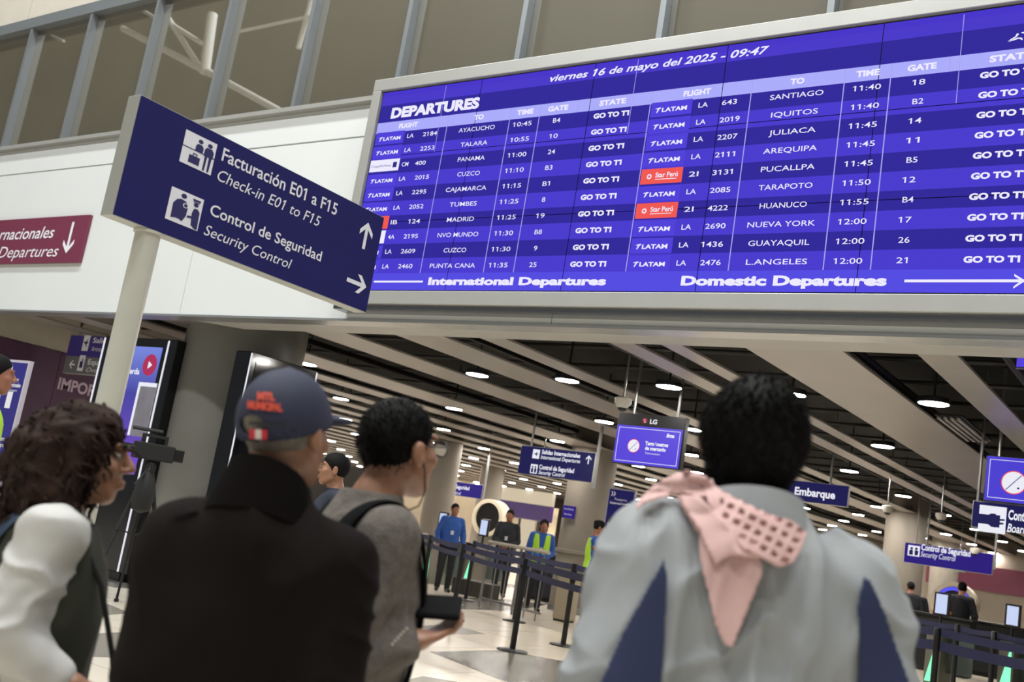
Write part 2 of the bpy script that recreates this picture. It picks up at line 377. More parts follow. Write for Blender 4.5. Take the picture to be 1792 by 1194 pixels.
for xx in (-6.288, -5.562, -5.238, -4.134, -3.254, -2.528, -2.193): mb = MB(); quad(mb, xx-.004, xx+.004, 3.55, 5.107); mb.build('divider_line', LLI, bd)
for xx in (-4.845, -1.793): mb = MB(); quad(mb, xx-.004, xx+.004, 4.995, 5.107); mb.build('divider_line', LLI, bd)
for xx in (-6.389, -4.312, -1.728): mb = MB(); quad(mb, xx-.0025, xx+.0025, 4.748, 5.42); mb.build('divider_line', LLI, bd)
mb = MB()
for pts in ([(-1.43, 5.170), (-1.405, 5.178), (-1.378, 5.192), (-1.36, 5.215), (-1.375, 5.222), (-1.385, 5.2), (-1.41, 5.185)], [(-1.425, 5.165), (-1.39, 5.172), (-1.36, 5.180), (-1.335, 5.165), (-1.34, 5.185), (-1.37, 5.19), (-1.4, 5.178)], [(-1.35, 5.225), (-1.29, 5.232), (-1.24, 5.240), (-1.24, 5.232), (-1.29, 5.222), (-1.34, 5.215)]):
    flatpoly(mb, [pts], (0, YT, 0), UX, UZ)
bt_(mb, 'lima', -1.29, 5.165, .16, .05, shear=.2); mb.build('airport_emblem', LW, bd)
LEFT = [('LA', '2184', 'AYACUCHO', '10:45', 'B4'), ('LA', '2253', 'TALARA', '10:55', '10'), ('CM', '400', 'PANAMA', '11:00', '24'), ('LA', '2015', 'CUZCO', '11:10', 'B3'), ('LA', '2295', 'CAJAMARCA', '11:15', 'B1'),
        ('LA', '2052', 'TUMBES', '11:25', '8'), ('IB', '124', 'MADRID', '11:25', '19'), ('4A', '2195', 'NVO MUNDO', '11:30', 'B8'), ('LA', '2609', 'CUZCO', '11:30', '9'), ('LA', '2460', 'PUNTA CANA', '11:35', '25')]
RIGHT = [('LA', '643', 'SANTIAGO', '11:40', '18'), ('LA', '2019', 'IQUITOS', '11:40', 'B2'), ('LA', '2207', 'JULIACA', '11:45', '14'), ('LA', '2111', 'AREQUIPA', '11:45', '11'), ('2I', '3131', 'PUCALLPA', '11:45', 'B5'),
         ('LA', '2085', 'TARAPOTO', '11:50', '12'), ('2I', '4222', 'HUANUCO', '11:55', 'B4'), ('LA', '2690', 'NUEVA YORK', '12:00', '17'), ('LA', '1436', 'GUAYAQUIL', '12:00', '26'), ('LA', '2476', 'L.ANGELES', '12:00', '21')]
NW = .047
def row(data, i, dx, side):
    z = 4.917-.1468*i; h = .041; fl_, no, to, ti, ga = data
    def bt_(_, s_, x_, z_, w_, h_, **k):
        q = MB(); put_text(q, s_, (x_, YT, z_), UX, UZ, w_, h_, **k); q.build('board_text', LW, bd)
    def ctr(_, s_, xc, z_, w_, h_, **k): bt_(_, s_, xc-w_/2, z_, w_, h_, **k)
    def lt_(b_, s_, x_, z_, w_, h_, **k): put_text(b_, s_, (x_, YT, z_), UX, UZ, w_, h_, **k)
    mb = None
    xa = -6.768+dx if side == 'L' else -3.692
    bt_(mb, fl_, xa, z, .036*len(fl_)+.01, h, bold=.006)
    xn = (-6.57 if side == 'L' else -3.49) + (.0 if len(no) == 4 else (.06 if side == 'L' and i == 2 else 0))
    if side == 'L' and i == 2: xn = -6.60
    if side == 'L' and i == 6: xn = -6.535
    bt_(mb, no, xn, z, (.175 if side == 'L' else .168)*len(no)/4, h, bold=.006)
    ctr(mb, to, (-5.925 if side == 'L' else -2.885), z, .052*len(to)*(1.0 if len(to) > 4 else 1.05), h, bold=.004)
    bt_(mb, ti, -5.50 if side == 'L' else -2.445, z, .19, h, bold=.004)
    ctr(mb, ga, -5.045 if side == 'L' else -1.985, z, .075 if len(ga) == 2 else .035, h, bold=.004)
    bt_(mb, 'GO TO T1', -4.67 if side == 'L' else -1.588, z, .345, h, bold=.05)
    lx = -7.14 if side == 'L' else -4.08
    if fl_ == 'LA':
        pb = MB(); quad(pb, lx-.04, lx+(.33), z-.045, z+.085); pb.build('logo_patch', LBL, bd)
        lb = MB(); lt_(lb, 'LATAM', lx+.062, z-.004, .225, .034, bold=.035)
        flatpoly(lb, [[(lx, z+.028), (lx+.045, z+.038), (lx+.055, z+.030), (lx+.03, z+.02)], [(lx+.012, z-.008), (lx+.022, z-.008), (lx+.040, z+.022), (lx+.022, z+.018)]], (0, YT, 0), UX, UZ)
        lb.build('airline_logo', LW, bd)
    elif fl_ == '2I':
        pb = MB(); quad(pb, -4.122, -3.75, z-.042, z+.088); pb.build('logo_patch', LRED, bd)
        lb = MB(); lt_(lb, 'Star Perú', -3.99, z+.012, .20, .040, bold=.02); quad(lb, -3.99, -3.80, z-.008, z-.002, YT)
        flatpoly(lb, [circ(-4.045, z+.022, .022, 14)], (0, YT, 0), UX, UZ); lb.build('airline_logo', LW, bd)
        sb = MB(); flatpoly(sb, [[(-4.045, z+.038), (-4.051, z+.028), (-4.062, z+.022), (-4.051, z+.016), (-4.045, z+.006), (-4.039, z+.016), (-4.028, z+.022), (-4.039, z+.028)]], (0, YT-.001, 0), UX, UZ); sb.build('star_emblem', LRED, bd)
    elif fl_ == 'CM':
        pb = MB(); quad(pb, -7.185, -6.805, z-.035, z+.088); pb.build('logo_patch', LW, bd)
        lb = MB(); lt_(lb, 'CopaAirlines', -7.165, z+.012, .26, .024); quad(lb, -6.885, -6.835, z-.002, z+.055, YT); lb.build('airline_logo', LDK, bd)
    elif fl_ == 'IB':
        pb = MB(); quad(pb, -7.185, -6.80, z-.042, z+.088); pb.build('logo_patch', LRED, bd)
        lb = MB(); lt_(lb, 'IBERIA', -7.14, z+.005, .25, .035, bold=.02); lb.build('airline_logo', LW, bd)
    else:
        pb = MB(); quad(pb, -7.185, -6.81, z-.042, z+.088); pb.build('logo_patch', LW, bd)
for i, d in enumerate(LEFT): row(d, i, 0, 'L')
for i, d in enumerate(RIGHT): row(d, i, 0, 'R')

# ================================================================ BLUE SIGN ON A POLE
XS = -3.75
sg = empty('direction_sign', (XS-.06, onX(269, 398, XS)[1]+.03, 0), 'large navy direction sign with white lettering on a pale round pole', 'sign')
px_, py_ = XS-.045, onX(262, 398, XS)[1]+.03
pts = [onX(*p, XS) for p in ((247, 165), (672, 380), (643, 547), (206, 375))]
ya, yb = pts[0][1], (pts[1][1]+pts[2][1])/2; zlo, zhi = 2.352, 2.872
so_ = []
so_.append(MB().box(XS-.085, XS-.004, ya, yb, zlo, zhi).build('panel_box', mat('sign_edge', '#A9AAA3', .35, metal=.3), sg, bevel=.003))
so_.append(MB().box(XS-.0035, XS, ya+.004, yb-.004, zlo+.004, zhi-.004).build('sign_face', NAVY, sg))
so_.append(MB().lathe([(.052, 0), (.052, zlo)], px_, py_, 28).build('pole', POLE, sg, smooth=True))
so_.append(MB().lathe([(.18, 0), (.18, .012), (.06, .02)], px_, py_, 28).build('base_plate', POLE, sg, smooth=True))
so_.append(MB().lathe([(.060, zlo-.012), (.060, zlo-.001)], px_, py_, 28).build('collar', POLE, sg, smooth=True))
XF = XS+.0012
def z8(x, y): return onX(180+x/2.912, 150+y/2.912, XS)
def stext(s, a, b, top, **k):
    A_, B_, T_ = z8(*a), z8(*b), z8(*top)
    return text('lettering', s, (XF, A_[1], (A_[2]+B_[2])/2), UY, UZ, B_[1]-A_[1], abs(T_[2]-A_[2]), SIGNW, sg, **k)
so_.append(stext('Facturación E01 a F15', (603, 378), (1188, 662), (622, 318), bold=.012))
so_.append(stext('Check-in E01 to F15', (580, 478), (1102, 722), (597, 425), shear=.22))
so_.append(stext('Control de Seguridad', (543, 652), (1108, 900), (560, 600), bold=.012))
so_.append(stext('Security Control', (512, 755), (955, 938), (530, 706), shear=.22))
INK = mat('sign_ink', '#25245C', .5)
def picto(a, c, kind):
    A_, C_ = z8(*a), z8(*c); O = (XF, A_[1], C_[2]); w_, h_ = C_[1]-A_[1], A_[2]-C_[2]
    b = MB(); flatpoly(b, [[(0, 0), (w_, 0), (w_, h_), (0, h_)]], O, UY, UZ); so_.append(b.build('pictogram_plate', SIGNW, sg))
    k = MB(); O2 = (XF+.0008, A_[1], C_[2])
    def P(ps): flatpoly(k, [[(x*w_, y*h_) for x, y in p] for p in ps], O2, UY, UZ)
    if kind == 0:
        P([circ(.50, .84, .075, 14, ry=.065), circ(.80, .84, .075, 14, ry=.065)])
        P([[(0, .50), (1, .50), (1, .53), (0, .53)]])
        P([[(.38, .53), (.38, .68), (.44, .75), (.56, .75), (.62, .68), (.62, .53)], [(.66, .48), (.66, .68), (.72, .76), (.88, .76), (.95, .68), (.95, .48)]])
        P([[(.70, .04), (.76, .04), (.78, .48), (.70, .48)], [(.84, .04), (.90, .04), (.92, .48), (.83, .48)]])
        P([[(.24, .10), (.58, .10), (.58, .34), (.24, .34)], [(.34, .34), (.37, .34), (.37, .40), (.34, .40)], [(.45, .34), (.48, .34), (.48, .40), (.45, .40)], [(.34, .39), (.48, .39), (.48, .42), (.34, .42)]])
    else:
        P([circ(.40, .86, .085, 14, ry=.075), circ(.80, .74, .075, 14, ry=.065)])
        P([[(.14, .10), (.13, .55), (.22, .70), (.34, .75), (.50, .72), (.58, .58), (.57, .30), (.48, .10), (.38, .14), (.28, .14)]])
        P([[(.70, .84), (.90, .84), (.93, .91), (.67, .91)], [(.70, .80), (.90, .80), (.90, .825), (.70, .825)]])
        P([[(.76, .10), (.72, .46), (.76, .62), (.86, .64), (.95, .56), (.97, .02), (.88, .02)], [(.60, .27), (.74, .30), (.74, .37), (.60, .34)]])
    so_.append(k.build('pictogram', INK, sg))
    if kind == 1:
        k = MB(); flatpoly(k, [[(x*w_, y*h_) for x, y in circ(.50, .60, .085, 16, ry=.076)]], (XF+.0014, A_[1], C_[2]), UY, UZ); so_.append(k.build('magnifier', SIGNW, sg))
        k = MB(); flatpoly(k, [[(x*w_, y*h_) for x, y in circ(.50, .60, .058, 16, ry=.052)]], (XF+.0018, A_[1], C_[2]), UY, UZ); so_.append(k.build('magnifier_glass', INK, sg))
picto((425, 222), (548, 458), 0); picto((352, 512), (480, 742), 1)
def arrow(O, d, L_, hw, th, mtl, U=UY, par=None, lst=None):
    b = MB(); ang = {'up': 0, 'right': -math.pi/2, 'down': math.pi, 'left': math.pi/2}[d]
    ps = [[(-th/2, -L_/2), (th/2, -L_/2), (th/2, L_/2-th*.8), (-th/2, L_/2-th*.8)], [(0, L_/2), (-hw, L_/2-hw*1.0), (-hw, L_/2-hw*1.0-th*1.3), (0, L_/2-th*1.35)], [(0, L_/2), (0, L_/2-th*1.35), (hw, L_/2-hw*1.0-th*1.3), (hw, L_/2-hw*1.0)]]
    ca, sa = math.cos(ang), math.sin(ang)
    flatpoly(b, [[(x*ca-y*sa, x*sa+y*ca) for x, y in p] for p in ps], O, U, UZ)
    o = b.build('arrow', mtl, par)
    if lst is not None: lst.append(o)
    return o
A_ = z8(1335, 690); B_ = z8(1325, 832)
arrow((XF, (z8(1340, 760))[1], (A_[2]+B_[2])/2), 'up', abs(A_[2]-B_[2]), .048, .021, SIGNW, par=sg, lst=so_)
A_ = z8(1243, 985); B_ = z8(1342, 1025); Cc = z8(1300, 1010)
arrow((XF, (A_[1]+B_[1])/2, Cc[2]), 'right', B_[1]-A_[1], .048, .021, SIGNW, par=sg, lst=so_)
adopt(sg)

# maroon wall sign at the left
mk = empty('maroon_wall_sign', (-13, W-.05, 4.2), 'maroon sign with white lettering and a down arrow on the white wall', 'sign')
a_, b_ = onY(157, 376, W-.07), onY(140, 459, W-.07); xr = (a_[0]+b_[0])/2
MB().box(xr-5.2, xr, W-.075, W-.035, b_[2], a_[2]).build('plate', MAROON, mk)
def mt(s, L_, R_, T_, **k):
    A_, B_, C_ = onY(*L_, W-.078), onY(*R_, W-.078), onY(*T_, W-.078)
    text('lettering', s, (B_[0]-k.pop('wd'), W-.078, (A_[2]+B_[2])/2), UX, UZ, None if 0 else k.pop('ww'), abs(C_[2]-A_[2]), SIGNW, mk, **k)
ww = 2.62; mt('Salidas Internacionales', (2, 421), (93, 415), (2, 402), wd=ww, ww=ww, shear=.2, bold=.01)
ww = 3.1; mt('International Departures', (2, 452), (100, 448), (2, 433), wd=ww, ww=ww, shear=.22)
c_ = onY(122, 416, W-.078); arrow((c_[0], W-.078, c_[2]), 'down', .42, .12, .05, SIGNW, U=UX, par=mk)
adopt(mk)
# ================================================================ THINGS OF THE LOW HALL
def ftxt(name, s, L_, R_, T_, Y, m, parent, **k):
    A_, B_, C_ = onY(*L_, Y), onY(*R_, Y), onY(*T_, Y)
    return text(name, s, (A_[0], Y, (A_[2]+B_[2])/2), UX, UZ, B_[0]-A_[0], abs(C_[2]-A_[2]), m, parent, **k)
def rect(tl, br, Y):
    a, b = onY(*tl, Y), onY(*br, Y); return a[0], b[0], b[2], a[2]
def hanging(name, label, cat, x0, x1, z0, z1, Y, face, thick=.07, rods=(.12, .88), body=None, group=None, top=None):
    t = empty(name, ((x0+x1)/2, Y, z1), label, cat, group)
    MB().box(x0, x1, Y, Y+thick, z0, z1).build('housing', body or mat('sign_edge', '#A9AAA3', .35, metal=.3), t, bevel=.004)
    MB().box(x0+.008, x1-.008, Y-.004, Y-.0005, z0+.008, z1-.008).build('face', face, t)
    for r in rods: MB().lathe([(.018, z1+.001), (.018, (top or ZC+.745))], x0+(x1-x0)*r, Y+thick/2, 10).build('hanging_rod', STEEL, t)
    return t
NAVYL = mat('lit_navy', '#26246A', emit=.55); LWT = mat('lit_white', '#F0F0FA', emit=.95); SCRP = mat('screen_purple', '#5440D8', emit=1.0); SCRB = mat('screen_blue', '#4B3FD0', emit=1.0)
PURL = mat('lit_purple', '#332090', emit=.7)
def plate(mb_par, x, z, w_, h_, Y, kind='people'):
    b = MB(); flatpoly(b, [[(0, 0), (w_, 0), (w_, h_), (0, h_)]], (x, Y, z), UX, UZ); b.build('pictogram_plate', LWT, mb_par)
    k = MB()
    if kind == 'people':
        P = [circ(.3, .72, .12, 10), circ(.7, .72, .12, 10), [(.12, .1), (.12, .5), (.22, .58), (.42, .58), (.45, .1)], [(.6, .1), (.57, .5), (.62, .58), (.8, .58), (.9, .5), (.86, .1)]]
    elif kind == 'plane':
        P = [[(.1, .52), (.18, .50), (.45, .42), (.85, .50), (.9, .56), (.6, .56), (.3, .56)], [(.35, .5), (.62, .75), (.7, .75), (.58, .5)], [(.4, .46), (.62, .25), (.70, .25), (.60, .48)]]
    else:
        P = [[(.0, .30), (.35, .30), (.45, .25), (.62, .2), (.62, .72), (.45, .72), (.35, .66), (.0, .66)], [(.45, .22), (.78, .22), (.78, .68), (.45, .68)], [(.78, .34), (.92, .36), (.92, .42), (.78, .42)], [(.78, .48), (.95, .5), (.95, .56), (.78, .55)]]
    flatpoly(k, [[(a*w_, c*h_) for a, c in p] for p in P], (x, Y-.001, z), UX, UZ); k.build('pictogram', NAVYL, mb_par)

# international departures / security sign in front of the middle column
Y1 = 14.45; a = rect((913, 779), (1036, 843), Y1)
t = hanging('hanging_sign', 'wide navy hanging sign with two text rows and an up arrow before the middle column', 'sign', a[0], a[1], a[2]-.02, a[3]+.0, Y1, NAVYL, rods=(.12,))
q = onY(1044, 800, Y1); MB().box(a[1]+.005, a[1]+.04, Y1, Y1+.05, a[2]-.1, ZC+.745).build('side_post', STEEL, t)
Yt = Y1-.006
ftxt('lettering', 'Salidas Internacionales', (948, 794), (1015, 802), (948, 787), Yt, LWT, t, bold=.03)
ftxt('lettering', 'International Departures', (946, 803), (1015, 811), (946, 796.5), Yt, LWT, t, shear=.2, bold=.015)
ftxt('lettering', 'Control de Seguridad', (943, 821), (1004, 828), (943, 813.5), Yt, LWT, t, bold=.03)
ftxt('lettering', 'Security Control', (942, 830), (988, 835), (942, 823.5), Yt, LWT, t, shear=.2, bold=.015)
p = onY(931, 802, Yt); plate(t, p[0], p[2], .135, .15, Yt, 'plane'); p = onY(927, 828, Yt); plate(t, p[0], p[2], .135, .15, Yt)
p = onY(1030, 805, Yt); arrow((p[0], Yt, p[2]), 'up', .14, .05, .02, LWT, U=UX, par=t); adopt(t)
# small far one
Y2 = 21.75; a = rect((771, 841), (842, 872), Y2)
t = hanging('hanging_sign', 'small violet hanging sign for security beside the left taupe column', 'sign', a[0]-.3, a[1], a[2]-.03, a[3]+.03, Y2, PURL, rods=(.2,))
MB().box(a[1]+.005, a[1]+.05, Y2, Y2+.05, a[2]-.05, ZC+.745).build('side_post', STEEL, t)
ftxt('lettering', 'Control de Seguridad', (768, 851), (821, 858), (770, 845), Y2-.006, LWT, t, bold=.03); ftxt('lettering', 'Security Control', (768, 861), (806, 867), (770, 855.5), Y2-.006, LWT, t, shear=.2); adopt(t)
# hanging screen with header
Y3 = 10.8; a = rect((1081.5, 741.5), (1185, 821), Y3); b = rect((1082, 726), (1191, 742), Y3)
x0s, x1s = a[0]+.004, a[1]+.012
t = hanging('hanging_screen', 'hanging screen glowing violet with thermometer warning under a black header', 'screen', x0s-.01, x1s+.02, a[2]-.01, b[3]+.03, Y3, BLACK, thick=.09, rods=(.2, .85), body=BLACK)
MB().box(x0s, x1s, Y3-.008, Y3-.0045, a[2], a[3]-.01).build('display', SCRP, t)
Yt = Y3-.0095
mb = MB(); u0, u1, v0, v1 = x0s+.025, x1s-.025, a[2]+.025, a[3]-.035
for (p0, p1, p2, p3) in ((u0, u1, v0, v0+.006), (u0, u1, v1-.006, v1), (u0, u0+.006, v0, v1), (u1-.006, u1, v0, v1)): quad(mb, p0, p1, p2, p3, Yt)
mb.build('display_border', LWT, t)
ftxt('lettering', 'LG', (1137, 741.5), (1149.5, 743), (1137, 734), Y3-.005, LWT, t, bold=.04)
p = onY(1128.5, 736.5, Y3-.005); mb = MB(); flatpoly(mb, [circ(0, 0, .033, 20)], (p[0], Y3-.005, p[2]), UX, UZ); mb.build('round_logo', mat('lit_red', '#B03048', emit=.7), t)
mb = MB(); flatpoly(mb, [[(-.003, -.02), (.003, -.02), (.003, .016), (-.003, .016)], [(.003, -.02), (.015, -.02), (.015, -.014), (.003, -.014)], circ(-.013, .01, .004, 8)], (p[0], Y3-.006, p[2]), UX, UZ); mb.build('logo_mark', LWT, t)
def nosign(par, px_, py_, r, Y):
    p = onY(px_, py_, Y); mb = MB(); flatpoly(mb, [circ(0, 0, r, 28)], (p[0], Y, p[2]), UX, UZ); mb.build('warning_ring', LRED, par)
    mb = MB(); flatpoly(mb, [circ(0, 0, r*.92, 28)], (p[0], Y-.0008, p[2]), UX, UZ); mb.build('warning_disc', LWT, par)
    mb = MB(); c, s = math.cos(.85), math.sin(.85); L_ = r*.88; e = r*.035
    flatpoly(mb, [[(-L_*c-e*s, -L_*s+e*c), (-L_*c+e*s, -L_*s-e*c), (L_*c+e*s, L_*s-e*c), (L_*c-e*s, L_*s+e*c)], circ(r*.38, -r*.45, r*.09, 10)], (p[0], Y-.0016, p[2]), UX, UZ); mb.build('warning_bar', LDK, par)
nosign(t, 1108.7, 780.5, .079, Yt)
ftxt('lettering', 'Termómetros', (1128.8, 778.5), (1169, 783), (1129, 772.5), Yt, LWT, t, bold=.05); ftxt('lettering', 'de mercurio', (1128.3, 787), (1164.8, 791), (1128.5, 781), Yt, LWT, t, bold=.05)
ftxt('lettering', 'Thermometers', (1128.3, 794.5), (1154.7, 797.5), (1128.5, 791), Yt, LWT, t)
ftxt('lettering', 'lima', (1166, 765), (1180, 767), (1166, 759), Yt, LWT, t, bold=.05, shear=.2); adopt(t)
# boarding sign behind the tall man
Y4 = 15.9; a = rect((1372, 846), (1483, 886), Y4)
t = hanging('hanging_sign', 'navy hanging sign reading Embarque behind the man in the pale grey jacket', 'sign', a[0]-.5, a[1], onY(1482, 888, Y4)[2], onY(1486, 851, Y4)[2], Y4, NAVYL, rods=(.15, .8))
ftxt('lettering', 'Embarque', (1390, 866), (1461, 873), (1390, 853), Y4-.006, LWT, t, bold=.03); adopt(t)
# right edge: screen over a boarding sign
Y5 = 12.2; a = rect((1726.5, 798), (1792, 884), Y5)
t = hanging('hanging_screen', 'hanging violet screen with a crossed white disc at the right edge above the boarding sign', 'screen', a[0], a[0]+.98, a[2]-.0, a[3]+.01, Y5, BLACK, thick=.09, body=BLACK)
MB().box(a[0]+.012, a[0]+.968, Y5-.008, Y5-.0045, a[2]+.01, a[3]).build('display', SCRB, t)
u0, u1, v0, v1 = a[0]+.04, a[0]+.94, a[2]+.04, a[3]-.03; mb = MB(); Yt = Y5-.0095
for (p0, p1, p2, p3) in ((u0, u1, v0, v0+.006), (u0, u1, v1-.006, v1), (u0, u0+.006, v0, v1), (u1-.006, u1, v0, v1)): quad(mb, p0, p1, p2, p3, Yt)
mb.build('display_border', LWT, t); nosign(t, 1774, 845, .125, Yt)
text('lettering', 'Termómetros', (a[0]+.50, Yt, a[2]+.32), UX, UZ, .36, .045, LWT, t, bold=.05); text('lettering', 'de mercurio', (a[0]+.50, Yt, a[2]+.25), UX, UZ, .32, .045, LWT, t, bold=.05); adopt(t)
b = rect((1703, 874), (1792, 934), Y5+.12)
t = hanging('hanging_sign', 'dark navy sign with a hand and boarding pass at the right edge', 'sign', b[0], b[0]+1.9, b[2]-.0, b[3]-.01, Y5+.12, NAVYL, rods=())
MB().lathe([(.018, b[3]-.005), (.018, ZC+.745)], b[0]+.03, Y5+.22, 10).build('hanging_rod', STEEL, t)
Yt = Y5+.114
ftxt('lettering', 'Control', (1764, 909), (1808, 914), (1765, 893), Yt, LWT, t, bold=.03); ftxt('lettering', 'Boarding', (1762, 931), (1815, 937), (1764, 917), Yt, LWT, t, bold=.02, shear=.2)
p = onY(1711, 928, Yt); plate(t, p[0], p[2]-.01, .27, .285, Yt, 'hand'); adopt(t)
# far security sign, right
Y6 = 23.5; a = rect((1584, 950), (1737, 992), Y6)
t = hanging('hanging_sign', 'long violet hanging sign for security control over the right gates', 'sign', a[0], a[1], onY(1581, 984, Y6)[2], onY(1585, 949, Y6)[2], Y6, PURL, rods=(.12, .25))
MB().box(a[1]+.005, a[1]+.05, Y6, Y6+.05, a[2]-.05, ZC+.745).build('side_post', STEEL, t)
ftxt('lettering', 'Control de Seguridad', (1612, 962), (1698, 975), (1613, 952), Y6-.006, LWT, t, bold=.03); ftxt('lettering', 'Security Control', (1611, 974), (1672, 983), (1612, 965), Y6-.006, LWT, t, shear=.2)
p = onY(1588, 972, Y6-.006); plate(t, p[0], p[2], .24, .22, Y6-.006); adopt(t)
# screen up in the ceiling gap, upper right
t = hanging('ceiling_screen', 'violet screen half hidden up in the ceiling gap at the right edge', 'screen', -1.50, -.55, 3.24, 3.62, 8.75, SCRP, thick=.06, rods=(.1,), body=BLACK, top=ZC+.74)
mb = MB(); flatpoly(mb, [circ(-1.27, 3.44, .10, 20)], (0, 8.745, 0), UX, UZ); mb.build('display_disc', mat('soft_white', '#C9C2F2', emit=.9), t); adopt(t)
# exit sign
p = onD(1678, 996, 30); t = empty('exit_sign', p, 'tiny green exit sign box above the right gates', 'sign')
MB().box(p[0]-.16, p[0]+.16, p[1], p[1]+.05, p[2]-.08, p[2]+.08).build('housing', mat('exit_body', '#6D7A6C', .5), t)
MB().box(p[0]+.0, p[0]+.14, p[1]-.005, p[1]-.001, p[2]-.06, p[2]+.06).build('face', mat('exit_green', '#6FA07A', emit=.6), t); MB().lathe([(.015, p[2]+.081), (.015, ZC+.7)], p[0], p[1]+.025, 8).build('hanging_rod', STEEL, t)
text('lettering', 'EXIT', (p[0]-.14, p[1]-.002, p[2]-.03), UX, UZ, .12, .06, SIGNW, t, bold=.03); adopt(t)
# security cameras / speakers under the ceiling
for k, (px_, py_, D) in enumerate(((1090, 706, 11), (950, 800, 20), (1553, 892, 17), (1706, 965, 20), (1647, 905, 17))):
    p = onD(px_, py_, D); t = empty('ceiling_camera', p, ['white box camera on a rod left of the black screen header', 'white device hanging beside the navy two-row sign', 'white dome camera on a rod behind the grey jacket', 'white dome device in front of the long violet sign', 'white dome device high between rods at right'][k], 'camera')
    MB().lathe([(.05, -.05), (.09, 0), (.09, .05), (.04, .07)], 0, 0, 16).build('housing', RING, t, smooth=True); MB().lathe([(.02, -.09), (.045, -.075), (.05, -.051)], 0, 0, 16).build('dome', BLACK, t, smooth=True)
    MB().lathe([(.012, .071), (.012, ZC+.745-p[2])], 0, 0, 8).build('hanging_rod', STEEL, t)
    for o in t.children: o.location = (0, 0, 0)
# bare conduit rods
for k, (x, y) in enumerate(((-8.0, 12.6), (-6.1, 14), (-4.1, 13.5), (-4.6, 17), (-3.2, 19), (-5.4, 21))):
    pass
# ---------------- columns
def column(px_, pyb, r, label, m, zt_=ZC+.75, pos=None, band=True):
    p = onZ(px_, pyb, 0) if pos is None else pos
    t = empty('column', (p[0], p[1], 0), label, 'column')
    MB().lathe([(r, 0), (r, zt_-.001)], 0, 0, 40).build('shaft', m, t, smooth=True); MB().lathe([(r+.02, 0), (r+.02, .12), (r+.003, .125)], 0, 0, 40).build('skirting', STEEL, t, smooth=True)
    if band: MB().lathe([(r+.012, 1.12), (r+.03, 1.13), (r+.03, 1.19), (r+.012, 1.2)], 0, 0, 40).build('bumper_band', TAUPE, t, smooth=True)
    return t
column(0, 0, .74, 'thick round grey concrete column between the two tall black kiosks', CONC, pos=(-10.36, 8.75), band=False)
tc2 = column(1000, 1078, .47, 'broad grey round column in the middle behind the queue barriers', CONC2, pos=(-10.75, 18.4))
column(0, 0, .36, 'taupe column behind the glasses man and the blue-jacketed attendant', CONC2, pos=tuple(onD(755, 950, 25)[:2]), band=False)
column(0, 0, .38, 'slimmer taupe column left of the far shop front', CONC2, pos=tuple(onD(842, 950, 33)[:2]), band=False)
column(0, 0, .45, 'taupe column behind the right sleeve of the grey jacket', CONC2, pos=tuple(onD(1578, 1000, 24)[:2]), band=False)
column(0, 0, .42, 'far taupe column under the long violet sign', CONC2, pos=tuple(onD(1650, 1020, 33)[:2]), band=False)
p = onD(979, 890, 19.2); t = empty('wall_plaque', p, 'small purple notice plate on the middle column', 'sign')
a = -10.75; MB().box(-10.98, -10.72, 17.88, 17.915, p[2]-.12, p[2]+.12).build('plate', PURL, t)
text('lettering', 'Zona de Embarque', (-10.96, 17.878, p[2]+.04), UX, UZ, .22, .035, SIGNW, t); text('lettering', 'Boarding', (-10.93, 17.878, p[2]-.06), UX, UZ, .16, .03, SIGNW, t); adopt(t)
# ---------------- tall kiosks at the column
K1 = 7.92
t = empty('display_kiosk', (-11.43, K1+.15, 0), 'tall black double-sided display kiosk with glowing blue screen left of the grey column', 'kiosk')
kx0, kx1 = -12.08, -10.75; kb = mat('kiosk_black', '#0B0B0D', .12, spec=.6)
MB().box(kx0, kx1+.14, K1, K1+.38, .16, 2.97).build('cabinet', kb, t, bevel=.01)
MB().box(kx0+.02, kx1+.1, K1-.10, K1+.46, 0, .06).build('foot', STEEL, t, bevel=.01); MB().box(kx0+.1, kx1, K1+.02, K1+.34, .06, .16).build('plinth', BLACK, t)
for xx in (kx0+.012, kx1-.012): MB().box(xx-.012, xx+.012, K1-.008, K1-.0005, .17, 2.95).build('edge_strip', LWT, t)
kq = onY(193, 605, K1); sx0, sx1, sz1, sz0 = kx0+.12, kx1-.11, 2.86, 1.30
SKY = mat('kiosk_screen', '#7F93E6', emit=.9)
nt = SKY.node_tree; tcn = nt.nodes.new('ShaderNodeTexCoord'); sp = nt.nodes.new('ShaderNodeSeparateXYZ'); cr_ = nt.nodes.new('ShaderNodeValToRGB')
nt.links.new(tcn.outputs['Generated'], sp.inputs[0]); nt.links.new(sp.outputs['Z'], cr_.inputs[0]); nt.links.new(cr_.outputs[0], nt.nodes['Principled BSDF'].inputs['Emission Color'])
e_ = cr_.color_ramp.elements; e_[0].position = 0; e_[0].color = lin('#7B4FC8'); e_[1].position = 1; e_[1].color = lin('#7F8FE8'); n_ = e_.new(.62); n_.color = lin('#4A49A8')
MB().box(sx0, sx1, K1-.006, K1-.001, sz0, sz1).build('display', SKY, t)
Yk = K1-.008
pc = onY(262, 639, Yk); mb = MB(); flatpoly(mb, [circ(pc[0], pc[2], .135, 24)], (0, Yk, 0), UX, UZ); mb.build('play_badge', mat('lit_crimson', '#C03A64', emit=.8), t)
mb = MB(); flatpoly(mb, [[(pc[0]-.03, pc[2]-.05), (pc[0]+.05, pc[2]), (pc[0]-.03, pc[2]+.05)]], (0, Yk-.001, 0), UX, UZ); mb.build('play_triangle', LWT, t)
text('lettering', 'Recuerda', (sx0+.34, Yk, onY(240, 655, Yk)[2]), UX, UZ, .42, .07, LWT, t, bold=.03)
w0, w1, v0, v1 = onY(232, 720, Yk)[0], sx1+.06, onY(225, 762, Yk)[2], onY(237, 668, Yk)[2]
